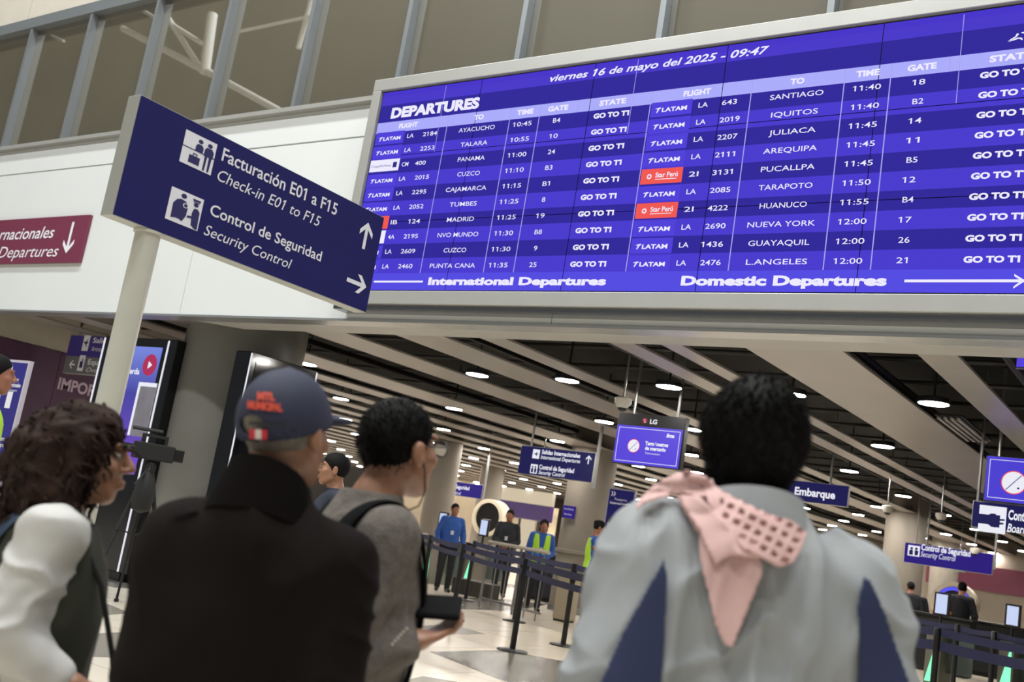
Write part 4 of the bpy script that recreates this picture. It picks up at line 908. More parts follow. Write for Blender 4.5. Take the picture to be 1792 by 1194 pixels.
class Person:
    def __init__(s, name_label, head_at, D=None, face=0, pose=None, head=(0, 0, 0), pos=None, hh=None, fem=False, group=None):
        c = onD(head_at[0], head_at[1], D) if pos is None else None
        s.h = (c[2]/1.63*1.0 if c is not None else hh/1.75); s.u = s.h; s.face = face; s.fem = fem
        R_ = Rm(face); s.R = R_
        hl = np.array([0, .035, 1.63])*s.u
        if c is not None: xy = c-R_ @ hl; s.root = np.array([xy[0], xy[1], 0])
        else: s.root = np.array([pos[0], pos[1], 0])
        s.t = empty('person', s.root, name_label, 'person', group); s.t.rotation_euler.z = face
        s.k = {k: np.array(v, float)*s.u for k, v in SK.items()}
        s.p = {}
        for k in SK:
            for i, sd in ((-1, 'L'), (1, 'R')): s.p[k+sd] = s.k[k]*np.array([i, 1, 1])
        for k, v in (pose or {}).items(): s.p[k] = np.array(v, float)*s.u
        s.hc = hl; s.HR = Rm(*head)                                  # yaw, pitch, roll of the head
    def Q(s, P): return (P-s.hc) @ s.HR/s.u
    def torso(s, P, g=0., hem=None, chest=1.0, belly=0):
        u = s.u; d = ell(P, (0, .0, .96*u), ((.170+g)*u, (.118+g)*u, .16*u)); d = smin(d, ell(P, (0, .005, 1.12*u), ((.150+g+belly)*u, (.108+g+belly)*u, .18*u)), .08)
        d = smin(d, ell(P, (0, .0, 1.29*u), ((.172*chest+g)*u, (.118+g)*u, (.18+g*.4)*u)), .08)
        sh = rc(P, s.p['shL']*[.8, 1, 1], s.p['shR']*[.8, 1, 1], (.058+g*.7)*u, (.058+g*.7)*u); d = smin(d, sh, .05)
        return smin(d, rc(P, (0, -.03*u, 1.42*u), (0, -.012*u, 1.49*u), (.075+g*.5)*u, (.055+g*.4)*u), .05)
    def arm(s, P, g, sd, cuff=0.0):
        a, e, w_ = s.p['sh'+sd], s.p['el'+sd], s.p['wr'+sd]; w2 = w_+(e-w_)*cuff; u = s.u
        return smin(rc(P, a, e, (.052+g)*u, (.042+g)*u), rc(P, e, w2, (.042+g)*u, (.030+g*.9)*u), .02)
    def leg(s, P, g, sd):
        u = s.u; return smin(rc(P, s.p['hip'+sd], s.p['knee'+sd], (.085+g)*u, (.058+g)*u), rc(P, s.p['knee'+sd], s.p['ankle'+sd], (.056+g)*u, (.038+g*1.2)*u), .02)
    def body(s, skin, res, hands=None, lo_res=False):
        hands = hands or {}
        def fn(P):
            u = s.u; d = s.torso(P, -.004)
            for sd in 'LR':
                d = smin(d, s.arm(P, -.008, sd), .02); d = smin(d, s.leg(P, -.008, sd), .03)
                d = smin(d, rc(P, s.p['ankle'+sd]+[0, -.03*u, -.045*u], s.p['toe'+sd]+[0, 0, -.012*u], .032*u, .026*u), .02)
                h_ = hands.get(sd); w_, e = s.p['wr'+sd], s.p['el'+sd]; dr = _n(w_-e)
                dd, nn, cu = (h_ if h_ else (dr, np.array([-1. if sd == 'R' else 1., .3, 0]), .6))
                d = smin(d, hand_sdf(P, w_, dd, nn, cu, 1 if sd == 'R' else -1), .012)
            nk = s.hc+s.HR @ np.array([0, -.030, -.060])*u
            d = smin(d, rc(P, (0, -.02*u, 1.42*u), nk, .060*u, .054*u), .03)
            Q = s.Q(P); return smin(d, head_sdf(Q, s.fem)*u, .018)
        s.body_fn = fn
        o = blob('body', fn, (-.55*s.u, -.4*s.u, -.01), (.55*s.u, .5*s.u, 1.80*s.u), res, skin, s.t, sm=1)
        if not lo_res:
            for sx in (-1, 1):
                c = s.hc+s.HR @ np.array([sx*.031, .0775, .009])*s.u
                e = MB(); n = 12; prof = [(.0098*math.sin(math.pi*i/10)+1e-4, -.0098*math.cos(math.pi*i/10)) for i in range(11)]
                e.lathe(prof, 0, 0, 12); ob = e.build('eye', mat('eye_white', '#9A928A', .6, spec=.2), s.t, smooth=True); ob.location = tuple(map(float, c))
                c2 = c+s.HR @ np.array([0, .0058, 0])*s.u; e = MB(); e.lathe([(r_*.55, z_*.55) for r_, z_ in prof], 0, 0, 12); ob = e.build('iris', mat('iris', '#1C120C', .1), s.t, smooth=True); ob.location = tuple(map(float, c2))
                c3 = s.HR @ np.array([sx*.031, .093, .030])*s.u
                e = MB(); e.tube([s.hc+s.HR @ np.array([sx*q_[0], q_[1], q_[2]])*s.u for q_ in ((.013, .098, .034), (.03, .096, .041), (.050, .082, .036))], [.003, .0045, .002], 6); e.build('eyebrow', mat('brow_dark', '#1D1512', .9), s.t, smooth=True)
        return o
    def world(s, P): return P @ s.R.T+s.root
    def local(s, P): return (P-s.root) @ s.R
    def hit(s, fn, px_, py_, off=.004):
        """surface points of a garment under a set of directions (used to lay cloth and badges onto it)"""
        px_ = np.asarray(px_, float); O = np.array([0, 0, H]); d = np.array([ray(a, b) for a, b in zip(px_, py_)]); d /= np.linalg.norm(d, axis=1)[:, None]
        o2 = s.local(O[None, :]); d2 = d @ s.R; t_ = np.full(len(d), .8)
        bt = t_.copy(); bd_ = np.full(len(t_), 9.)
        for _ in range(110):
            q_ = fn(o2+d2*t_[:, None]); k_ = q_ < bd_-1e-5; bd_[k_] = q_[k_]; bt[k_] = t_[k_]; t_ = np.minimum(t_+np.clip(q_, -.05, .10)*.8+(q_ > .003)*.001, 3.4)
        t_ = bt
        return o2+d2*(t_-off)[:, None], t_
def ridge(P, f, amp, seed): n = nz(P, f, seed); return amp*((1-np.abs(n))**2-.35)
def hair_short(rad, cz=.028, cy=-.018, nape=-.075, front=.058, side=-.015):
    def f(Q):
        d = ell(Q, (0, cy, cz), rad); y = Q[:, 1]
        zl = np.interp(y, [-.09, -.045, -.012, .012, .02, .05, .075, .09], [nape, nape, side-.005, side-.03, side+.01, front-.025, front, front+.02])
        return smax(d, zl-Q[:, 2], .012)
    return f
def tufts(name, V, N, m, parent, n, L_, seed=3, r=.0016, flow=None, jit=.4):
    g = np.random.default_rng(seed); id_ = g.integers(0, len(V), n); vs_ = []; fs = []
    for a in id_:
        p = V[a]-N[a]*.004; d = N[a]*.55+g.normal(size=3)*jit*.6; d = _n(d+(flow(p) if flow else np.array([0, 0, -.6]))); s1 = _n(np.cross(d, N[a]+.01)); b = len(vs_)
        q = p+d*L_*g.uniform(.6, 1.2)+N[a]*L_*.15
        vs_ += [p+s1*r*2, p-s1*r*2, p+N[a]*r*2, q]; fs += [(b, b+1, b+3), (b+1, b+2, b+3), (b+2, b, b+3)]
    return nmesh(name, np.array(vs_), np.array(fs), m, parent)
SKIN1 = mat('skin_tan', '#91664E', .45, var=.07, vscale=14, bump=.1, bscale=220); SKIN2 = mat('skin_brown', '#7F5440', .5, var=.06, vscale=14); SKIN3 = mat('skin_warm', '#8F5F49', .5, var=.06, vscale=14)
HBLK = mat('hair_black', '#0B0909', .7, spec=.15, bump=.5, bscale=160, stretch=(1, 1, .25)); HGREY = mat('hair_grey', '#6B645B', .7, var=.3, vscale=60, bump=.5, bscale=220)
HBRN = mat('hair_brown', '#291C16', .75, spec=.12, var=.4, vscale=26, bump=.6, bscale=120)
TRO = mat('trouser_dark', '#1A1B20', .8); SHOE = mat('shoe_black', '#0D0D0D', .4)
def lower(s, m, res, g=.016, hem=.88):
    u = s.u
    def fn(P):
        d = smin(s.leg(P, g, 'L'), s.leg(P, g, 'R'), .02); d = smin(d, ell(P, (0, 0, .95*u), ((.172+g)*u, (.122+g)*u, .13*u)), .05)
        return np.maximum(np.maximum(d, .07*u-P[:, 2]), P[:, 2]-1.0*u)
    blob('trousers', fn, (-.32*u, -.25*u, .04), (.32*u, .3*u, 1.04*u), res, m, s.t, disp=lambda V: ridge(V, (9, 9, 14), .004, 5))
    for sd in 'LR':
        a, b = s.p['ankle'+sd]+np.array([0, -.035*u, -.04*u]), s.p['toe'+sd]+np.array([0, .01, -.0*u])
        def sf(P): return np.maximum(smin(rc(P, a, b, .044*u, .036*u), rc(P, a, s.p['ankle'+sd], .042*u, .046*u), .02), -P[:, 2])
        blob('shoe', sf, (min(a[0], b[0])-.09, a[1]-.09, -.02), (max(a[0], b[0])+.09, b[1]+.09, .17), max(res*.8, .008), SHOE, s.t)

# ---------------- man in the navy cap (seen from behind)
capman = Person('person from behind in a navy cap and dark brown jacket', (503, 757), 2.08, face=.46,
    pose=dict(shL=(-.172, -.015, 1.375), shR=(.185, -.015, 1.375), elL=(-.155, -.06, 1.12), elR=(.225, -.04, 1.10), wrL=(-.12, .14, .96), wrR=(.16, .14, .94)), head=(-.30, .10, -.05))
s = capman; s.body(SKIN1, .006); u = s.u
JBR = mat('jacket_brown', '#15100F', .9, spec=.1, var=.10, vscale=9, bump=.25, bscale=500)
def cap_jacket(P):
    u = capman.u; d = capman.torso(P, .027, chest=1.0, belly=.008)
    for sd in 'LR': d = smin(d, capman.arm(P, .026, sd), .05)
    d = smin(d, rc(P, (0, -.035*u, 1.40*u), (0, -.02*u, 1.50*u), .10*u, .080*u), .05)
    return np.maximum(np.maximum(d, .80*u-P[:, 2]), P[:, 2]-(1.53*u+.35*(P[:, 1]+.03)*-1*.3))
def cap_fold(V):
    up_ = np.clip((V[:, 2]/capman.u-.9)/.5, 0, 1); arm_ = np.clip((np.abs(V[:, 0])-.19)/.08, 0, 1)
    return ridge(V, (17, 9, 8), .012, 21)*(1-arm_)+(ridge(V, (12, 12, 30), .012, 22)*arm_)+nz(V, (30, 30, 40), 23)*.001
blob('jacket', cap_jacket, (-.5, -.36, .7*u), (.5, .36, 1.6*u), .008, JBR, s.t, disp=lambda V: cap_fold(V)*np.clip((V[:, 2]/capman.u-.82)/.12, 0, 1))
lower(s, TRO, .012)
# collar, epaulette tabs
V_ = []; n = 40
cb = MB(); pts_o = []
for i in range(n+1):
    a = -math.pi*.5+(-2.5+5.0*i/n); rx_, ry_ = .080*u, .076*u
    pts_o.append(np.array([rx_*math.cos(a), -.022*u+ry_*math.sin(a), (1.568-.045*(1+math.sin(a)))*u]))
for i in range(n+1):
    p = pts_o[i]; c = np.array([0, -.022*u, p[2]]); out = _n(p-c)
    V_ += [p, p+out*.006+[0, 0, .002], p+out*.040*u+[0, 0, -.105*u], p+out*.030*u+[0, 0, -.115*u]]
F_ = []
for i in range(n):
    for k in range(4): F_.append((i*4+k, i*4+(k+1) % 4, (i+1)*4+(k+1) % 4, (i+1)*4+k))
cb.add(V_, F_); cb.build('collar', mat('collar_dark', '#0F0C0B', .95, spec=.05, bump=.2, bscale=400), s.t, smooth=True)
def decal(s, fn, poly_or_grid, name, m, off=.004, nx=10, ny=6, thick=0):
    """curved patch: quad given by four pixels laid on the surface"""
    a, b, c, d = [np.array(q, float) for q in poly_or_grid]; pp = []
    for j in range(ny+1):
        for i in range(nx+1):
            l = a+(d-a)*j/ny; r = b+(c-b)*j/ny; pp.append(l+(r-l)*i/nx)
    pp = np.array(pp); P, _ = s.hit(fn, pp[:, 0], pp[:, 1], off)
    F = [(j*(nx+1)+i, j*(nx+1)+i+1, (j+1)*(nx+1)+i+1, (j+1)*(nx+1)+i) for j in range(ny) for i in range(nx)]
    return nmesh(name, P, np.array(F), m, globals().get('cap_ob') or s.t)
def decal_text(s, fn, st, x0, x1, yb0, yb1, hpx, name, m, bold=.05, off=.004):
    V, F = glyphs(st, bold); xx0, xx1 = V[:, 0].min(), V[:, 0].max(); f_ = (V[:, 0]-xx0)/(xx1-xx0)
    px_ = x0+f_*(x1-x0); py_ = yb0+f_*(yb1-yb0)-V[:, 1]/CAPH*hpx; P, _ = s.hit(fn, px_, py_, off)
    return emesh(name, P, F, m, globals().get('cap_ob') or s.t)
decal(s, cap_jacket, ((300, 890), (345, 884), (347, 893), (302, 900)), 'shoulder_tab', JBR, nx=6, ny=2, off=.012)
# grey hair under the cap, cap itself
hs = hair_short((.082, .104, .100), nape=-.105)
def cap_hair(P): return np.maximum(hs(capman.Q(P))*capman.u, -.0*P[:, 0]-1)
c = s.hc; blob('hair', cap_hair, c-.16, c+.16, .005, HGREY, s.t, disp=lambda V: nz(V, (60, 60, 25), 31)*.002)
def cap_fn(P):
    Q = capman.Q(P); d = ell(Q, (0, -.014, .022), (.094, .115, .115)); d = smax(d, (-.024+.26*(Q[:, 1]+.1))-Q[:, 2], .006)
    d = smax(d, -ell(Q, (0, -.014, .015), (.086, .107, .105)), .004)
    d = smax(d, -(ell(Q, (0, -.125, .010), (.030, .05, .017))), .004)
    br_ = ell(Q, (0, .115, .034), (.072, .075, .014)); br_ = smax(br_, .075-Q[:, 1], .006)
    d = smin(d, br_, .006); return smin(d, ell(Q, (0, -.014, .138), (.009, .009, .005)), .003)*capman.u
NVY = mat('cap_navy', '#1C2038', .75, var=.12, vscale=20, bump=.3, bscale=420)
cap_ob = blob('cap', lambda P: cap_fn(P), c-.24, c+.24, .0045, NVY, s.t, sm=2)
def cap_solid(P): Q = capman.Q(P); return ell(Q, (0, -.014, .022), (.094, .115, .115))*capman.u
ORG = mat('thread_orange', '#C2432B', .7); 
decal_text(s, cap_solid, 'MTL', 450, 481, 699, 701, 12, 'cap_lettering', ORG, bold=.07)
decal_text(s, cap_solid, 'MUNICIPAL', 433, 494, 714, 720, 12, 'cap_lettering', ORG, bold=.07)
for k, (a_, b_) in enumerate(((434, 444.5), (444.5, 455), (455, 465.5))):
    decal(s, cap_solid, ((a_+2, 751+k*.6), (b_+2, 751.6+k*.6), (b_+2, 768.6+k*.6), (a_+2, 768+k*.6)), 'flag_stripe', [mat('flag_red', '#B82030', .7), mat('flag_white', '#C9C2BC', .7), mat('flag_red', '#B82030', .7)][k], nx=3, ny=4)
decal(s, cap_solid, ((436, 738), (500, 742), (498, 747), (434, 743)), 'cap_strap', mat('strap_dark', '#15161C', .6), nx=10, ny=2, off=.003)

# ---------------- tall man in the pale grey jacket
tall = Person('person from behind with thick black hair in a pale grey jacket with navy sides', (1312, 778), 1.97, face=.66,
    pose=dict(shL=(-.165, -.015, 1.385), shR=(.188, -.015, 1.38), elL=(-.215, -.07, 1.10), elR=(.285, -.06, 1.12), wrL=(-.19, .12, .95), wrR=(.20, .12, .94)), head=(-.06, .12, .10))
s = tall; s.body(SKIN2, .006); u = s.u
def tj(P):
    u = tall.u; d = tall.torso(P, .050, chest=1.06, belly=.02); d = smin(d, ell(P, (0, 0, .92*u), (.27*u, .18*u, .22*u)), .06)
    for sd in 'LR': d = smin(d, tall.arm(P, .048, sd), .06)
    d = smin(d, rc(P, (0, -.035*u, 1.40*u), (0, -.02*u, 1.50*u), .11*u, .08*u), .05)
    return np.maximum(np.maximum(d, .78*u-P[:, 2]), P[:, 2]-1.505*u)
def tj_fold(V):
    u = tall.u; arm_ = np.clip((np.abs(V[:, 0])-.21)/.08, 0, 1); low = np.clip((1.38-V[:, 2]/u)/.2, .25, 1)
    A_ = ridge(V, (26, 9, 4.5), .026, 41)*low; B_ = ridge(V, (13, 13, 22), .018, 42); q = ridge(V+np.array([0, 0, .6])*np.abs(V[:, :1]), (27, 12, 20), .017, 43)
    yoke = 0
    return A_*(1-arm_)+B_*arm_+q*.8-yoke+nz(V, (25, 25, 30), 44)*.0012
JG = mat('jacket_pale', '#8F9294', .62, var=.05, vscale=7, bump=.12, bscale=300); JN = mat('jacket_navy', '#1A2347', .7, bump=.15, bscale=300, var=.06, vscale=8)
tj_ob = blob('jacket', tj, (-.56, -.42, .68*u), (.56, .42, 1.6*u), .0075, JG, s.t, disp=lambda V: tj_fold(V)*np.clip((V[:, 2]/tall.u-.80)/.12, 0, 1))
lower(s, TRO, .012)
cb = MB(); V_ = []; n = 40
for i in range(n+1):
    a = -math.pi*.5+(-2.4+4.8*i/n); p = np.array([.088*u*math.cos(a), -.022*u+.080*u*math.sin(a), (1.545-.03*(1+math.sin(a)))*u]); out = _n(p-np.array([0, -.022*u, p[2]]))
    V_ += [p, p+out*.008, p+out*.028*u+[0, 0, -.06*u], p+out*.015*u+[0, 0, -.065*u]]
F_ = [(i*4+k, i*4+(k+1) % 4, (i+1)*4+(k+1) % 4, (i+1)*4+k) for i in range(n) for k in range(4)]
cb.add(V_, F_); cb.build('collar', JG, s.t, smooth=True)
hs2 = hair_short((.096, .111, .107), cz=.024, cy=-.02, nape=-.112, front=.062, side=-.03)
def th(P):
    Q = tall.Q(P); return (smin(hs2(Q), smax(ell(Q, (0, -.060, -.070), (.072, .052, .062)), -1*np.ones(len(Q)), .01), .03)+nz(Q, (55, 55, 22), 52)*.0035+nz(Q, (20, 20, 20), 53)*.002)*tall.u
c = s.hc; o = blob('hair', th, c-.2, c+.2, .005, HBLK, s.t, sm=1)
Vh = np.array([v.co[:] for v in o.data.vertices]); Nh = np.array([v.normal[:] for v in o.data.vertices])
tufts('hair_locks', Vh, Nh, HBLK, o, 6000, .016, 5, r=.0016, jit=.25)
# pink garment thrown over the shoulder
def drape(name, outline, m, off, thick=.006, amp=.006, seed=1, step=5.5, fr=(40, 40, 22), holes=None):
    """cloth cut to the outline and laid on the jacket with folds"""
    O_ = np.array(outline, float); x0_, y0_ = O_.min(0); x1_, y1_ = O_.max(0)
    def inside(x, y):
        r = np.zeros(len(x), bool); j = len(O_)-1
        for i in range(len(O_)):
            xi, yi = O_[i]; xj, yj = O_[j]; c_ = ((yi > y) != (yj > y)) & (x < (xj-xi)*(y-yi)/(yj-yi+1e-12)+xi); r ^= c_; j = i
        return r
    nx = int((x1_-x0_)/step)+1; ny = int((y1_-y0_)/step)+1
    gx, gy = np.meshgrid(x0_-step+np.arange(nx+3)*step, y0_-step+np.arange(ny+3)*step, indexing='ij')
    # snap grid points near the outline onto it
    P2 = np.stack([gx.ravel(), gy.ravel()], 1); ins = inside(P2[:, 0], P2[:, 1])
    best = np.full(len(P2), 1e9); bp = P2.copy()
    for i in range(len(O_)):
        a, b = O_[i], O_[(i+1) % len(O_)]; t_ = np.clip(((P2-a) @ (b-a))/((b-a) @ (b-a)), 0, 1); q = a+t_[:, None]*(b-a); dd = np.linalg.norm(P2-q, axis=1); k_ = dd < best; best[k_] = dd[k_]; bp[k_] = q[k_]
    use = ins | (best < step*.75); P2 = np.where((~ins & use)[:, None], bp, P2)
    id_ = np.arange(len(P2)).reshape(gx.shape); F = np.stack([id_[:-1, :-1], id_[1:, :-1], id_[1:, 1:], id_[:-1, 1:]], -1).reshape(-1, 4)
    F = F[use[F].all(1)]; 
    cen = P2[F].mean(1); F = F[inside(cen[:, 0], cen[:, 1])]
    if holes is not None: F = F[~holes(cen[inside(cen[:, 0], cen[:, 1])])]
    us, inv = np.unique(F.ravel(), return_inverse=True); F = inv.reshape(F.shape); P2 = P2[us]
    W_, t_ = tall.hit(tj_low, P2[:, 0], P2[:, 1], off); W_[:, :] = W_
    d2 = _n(tall.R.T @ ray(P2[:, 0].mean(), P2[:, 1].mean()))
    W_ = W_-d2[None, :]*(ridge(W_, fr, amp, seed)+amp*.4)[:, None]
    o = nmesh(name, W_, F, m, None); md = o.modifiers.new('thick', 'SOLIDIFY'); md.thickness = thick; md.offset = 0
    md = o.modifiers.new('s', 'SUBSURF'); md.levels = 1; md.render_levels = 1
    return o
def tj_low(P): return np.minimum(tj(P)-.004, rc(P, (-.17*tall.u, -.03, 1.45*tall.u), (.0, -.05, 1.49*tall.u), .05, .055))
PK = mat('cloth_pink', '#C4A09C', .8, var=.07, vscale=12, bump=.2, bscale=250); PK2 = mat('cloth_pink_dark', '#BA8C88', .85, bump=.2, bscale=250)
sc = empty('pink_garment', tall.root, 'pale pink cotton garment with openwork thrown over the grey jacket shoulder', 'garment'); sc.rotation_euler.z = tall.face
g1 = drape('hanging_cloth', [(1205, 850), (1245, 862), (1290, 895), (1325, 960), (1336, 1000), (1318, 1045), (1300, 1090), (1282, 1134), (1268, 1130), (1252, 1095), (1240, 1040), (1226, 985), (1222, 935), (1200, 900), (1185, 872)], PK, .014, amp=.008, seed=61, fr=(34, 34, 9))
g2 = drape('shoulder_roll', [(1112, 888), (1128, 862), (1160, 838), (1205, 822), (1245, 838), (1262, 862), (1232, 872), (1195, 864), (1160, 870), (1130, 880), (1116, 892)], PK, .030, amp=.012, seed=62, fr=(30, 30, 30))
def hole(cn):
    u_ = (cn[:, 0]*.88+cn[:, 1]*.47); v_ = (-cn[:, 0]*.47+cn[:, 1]*.88); a = np.abs((u_/21.) % 1-.5); b = np.abs((v_/19.) % 1-.5); return (a < .27) & (b < .24) & (cn[:, 0] > 1262)
ol = [(1225, 838), (1262, 858), (1300, 878), (1345, 900), (1385, 912), (1412, 932), (1404, 960), (1388, 985), (1362, 994), (1335, 978), (1300, 962), (1268, 925), (1240, 885)]
g3 = drape('openwork_panel', ol, PK, .034, amp=.006, seed=63, step=3.0, fr=(26, 26, 26), holes=hole)
g3b = drape('openwork_lining', ol, PK2, .029, amp=.006, seed=63, fr=(26, 26, 26), thick=.002)
g4 = drape('folded_flap', [(1188, 868), (1225, 868), (1262, 905), (1290, 925), (1335, 962), (1330, 978), (1280, 972), (1252, 990), (1238, 962), (1222, 925), (1200, 895)], PK, .030, amp=.011, seed=64, fr=(30, 30, 20))
for o in (g1, g2, g3, g3b, g4): o.parent = sc
for ol_ in ([(1162, 978), (1168, 1010), (1163, 1120), (1140, 1440), (960, 1440), (1030, 1235), (1062, 1170), (1088, 1110), (1130, 1035)], [(1512, 1008), (1524, 1018), (1548, 1070), (1572, 1140), (1606, 1235), (1640, 1440), (1470, 1440), (1500, 1235), (1504, 1120), (1500, 1060)]):
    o = drape('navy_side_panel', ol_, JN, .010, amp=.004, seed=65, thick=.004, fr=(20, 10, 6)); o.parent = tj_ob

# ---------------- man with glasses holding a phone
gm = Person('person with short black hair and glasses in a taupe knit sweater looking right', (700, 786), 2.48, face=-.52,
    pose=dict(shR=(.165, -.012, 1.415), elR=(.20, -.11, 1.11), wrR=(.17, .070, 1.18), elL=(-.25, -.03, 1.10), wrL=(-.2, .16, 1.0)), head=(.36, .10, 0))
s = gm; u = s.u
hand_at = s.p['wrR']
s.body(SKIN1, .0055, hands={'R': (np.array([-.20, .92, .30]), np.array([-.1, -.25, 1.0]), .5)})
SW = mat('sweater_taupe', '#5E5751', .9, var=.22, vscale=45, bump=.8, bscale=170)
def gsw(P):
    u = gm.u; d = gm.torso(P, .024)
    for sd in 'LR': d = smin(d, gm.arm(P, .020, sd, cuff=.06), .04)
    d = smin(d, rc(P, (0, -.03*u, 1.42*u), (0, -.02*u, 1.505*u), .085*u, .070*u), .04); return np.maximum(np.maximum(d, .86*u-P[:, 2]), P[:, 2]-1.515*u)
blob('sweater', gsw, (-.46, -.32, .8*u), (.46, .42, 1.6*u), .0075, SW, s.t, disp=lambda V: ridge(V, (8, 8, 20), .006, 71)+nz(V, (70, 70, 70), 72)*.0012)
lower(s, TRO, .012)
hs3 = hair_short((.079, .103, .100), cz=.028, nape=-.090, front=.058, side=-.02)
def gh(P): Q = gm.Q(P); return (hs3(Q)+nz(Q, (60, 60, 30), 73)*.0016)*gm.u
c = s.hc; o = blob('hair', gh, c-.17, c+.17, .0045, HBLK, s.t, sm=1)
Vh = np.array([v.co[:] for v in o.data.vertices]); Nh = np.array([v.normal[:] for v in o.data.vertices]); tufts('hair_locks', Vh, Nh, HBLK, o, 3500, .016, 8, r=.0011)
gl = MB()
def hq(q_): return gm.hc+gm.HR @ np.array(q_)*gm.u
for sx in (-1, 1):
    gl.tube([hq((sx*.084, -.005, .012)), hq((sx*.080, .05, .014)), hq((sx*.066, .106, .014))], .0022, 6)
    gl.tube([hq((sx*(.034+.028*math.cos(a)), .110-.006*abs(math.cos(a)), .008+.020*math.sin(a))) for a in np.linspace(0, 2*math.pi, 17)], .0018, 6, cap=False)
gl.tube([hq((-.008, .112, .014)), hq((.008, .112, .014))], .0018, 6); gl_ob = gl.build('glasses_frame', BLACK, s.t, smooth=True)
ln = MB()
for sx in (-1, 1): ln.add([hq((sx*(.034+.026*math.cos(a)), .1095, .008+.018*math.sin(a))) for a in np.linspace(0, 2*math.pi, 13)[:-1]], [tuple(range(12))])
ln.build('lens', mat('lens_glass', '#E8F0F4', .02, trans=.95, spec=.8), gl_ob)
MB().tube([hq((.086, -.01, .006)), hq((.088, .012, -.045)), hq((.082, .025, -.10)), hq((.070, .02, -.135)), hq((.055, -.005, -.15))], .0022, 6).build('glasses_cord', mat('cord_brown', '#3A2E26', .7), s.t, smooth=True)
# backpack worn by him: straps over the shoulders and pack behind
bp_ = empty('backpack', gm.root, 'black backpack worn by the glasses man, strap over his shoulder', 'backpack'); bp_.rotation_euler.z = gm.face
def pk(P):
    u = gm.u; d = ell(P, (-.02*u, -.235*u, 1.16*u), (.145*u, .085*u, .21*u)); return smax(d, ell(P, (-.02*u, -.23*u, 1.16*u), (.16*u, .1*u, .215*u)), .02)
blob('pack', pk, (-.3, -.42, .85*u), (.3, -.05, 1.45*u), .010, mat('pack_black', '#14151A', .8, bump=.3, bscale=200), bp_, disp=lambda V: ridge(V, (14, 14, 14), .005, 75))
for sd in (-1, 1):
    path = [(sd*.11, -.17, 1.36), (sd*.125, -.13, 1.445), (sd*.135, -.06, 1.495), (sd*.14, .01, 1.485), (sd*.14, .075, 1.42), (sd*.12, .11, 1.33), (sd*.11, .125, 1.22), (sd*.12, .11, 1.10), (sd*.135, .06, 1.02), (sd*.13, -.08, 1.0), (sd*.11, -.16, 1.02)]
    pts_ = []; PP = np.array(path)*u
    Dp = gsw(PP); G = np.stack([(gsw(PP+e)-Dp)/1e-3 for e in (np.eye(3)*1e-3)], 1); PP = PP-G*(Dp-.008)[:, None]
    V_ = []; 
    for i, p in enumerate(PP):
        t_ = _n(PP[min(i+1, len(PP)-1)]-PP[max(i-1, 0)]); nn = _n(G[i]); sdv = _n(np.cross(t_, nn)); wv = .042 if i < 6 else .016
        V_ += [p-sdv*wv-nn*.005, p+sdv*wv-nn*.005, p+sdv*wv+nn*.006, p-sdv*wv+nn*.006]
    F_ = [(i*4+k, i*4+(k+1) % 4, (i+1)*4+(k+1) % 4, (i+1)*4+k) for i in range(len(PP)-1) for k in range(4)]+[(0, 3, 2, 1), tuple(len(PP)*4-4+k for k in range(4))]
    o = MB().add(V_, F_).build('shoulder_strap', mat('strap_black', '#08090B', .95, spec=.1), bp_, smooth=True); md = o.modifiers.new('s', 'SUBSURF'); md.levels = 2; md.render_levels = 2
# phone
hw_ = gm.world((gm.p['wrR']+_n(np.array([-.20, .92, .30]))*.085)[None, :])[0]; hd_ = float((hw_-np.array([0, 0, H])) @ _n(ray(896, 597))); hw_ = onD(750, 1062, hd_+.02)
ph = empty('phone', hw_, 'large black phone in a folio case held out on his palm', 'phone')
MB().box(-.046, .046, -.073, .073, -.006, .006).build('case', mat('phone_case', '#0C0C0E', .7, spec=.1), ph, bevel=.004); MB().box(-.042, .042, -.069, .069, .0061, .0075).build('glass', mat('phone_glass', '#0A0B0D', .7, spec=.1), ph)
ph_y = _n(np.array([.82, .57, .10])); ph_n = np.array([.58, -.80, 0])*.42+np.array([0, 0, .9]); ph_n = _n(ph_n-ph_y*(ph_n @ ph_y)); ph_x = np.cross(ph_y, ph_n)
ph.rotation_euler = Matrix(np.stack([ph_x, ph_y, ph_n], 1).tolist()).to_euler()
# row of pale studs on the sleeve cuff
for k in range(6):
    P_, t_ = gm.hit(gsw, [686+k*5.0], [1128-k*5.4], .0); q = MB(); q.lathe([(.0001, -.004), (.0035, -.002), (.004, 0), (.0035, .002), (.0001, .004)], 0, 0, 8); o = q.build('cuff_stud', mat('stud_pale', '#B9B2A6', .3), s.t, smooth=True)
    if t_[0] < 3.2: o.location = tuple(map(float, P_[0]))
    else: bpy.data.objects.remove(o)

# ---------------- woman with curly hair at the left
wm = Person('person with curly brown hair in a white shirt and olive vest looking right', (152, 800), 2.35, face=-.70,
    pose=dict(shR=(.158, .015, 1.43), elR=(.20, -.035, 1.19), wrR=(.19, .16, 1.08), elL=(-.22, .0, 1.12), wrL=(-.18, .14, 1.0)), head=(-.05, .06, 0), fem=True)
s = wm; u = s.u; s.body(SKIN1, .0055, hands={'R': (np.array([-.15, .75, -.55]), np.array([-1., -.2, 0]), .5)})
WS = mat('shirt_white', '#B9B7B3', .8, var=.04, vscale=10, bump=.15, bscale=350)
def wsh(P):
    u = wm.u; d = wm.torso(P, .010)
    for sd in 'LR': d = smin(d, wm.arm(P, .023, sd, cuff=.30), .04)
    return np.maximum(d, .9*u-P[:, 2])
blob('shirt', wsh, (-.44, -.36, .85*u), (.44, .36, 1.55*u), .0075, WS, s.t, disp=lambda V: ridge(V, (22, 22, 46), .010, 81)+nz(V, (40, 40, 40), 82)*.001)
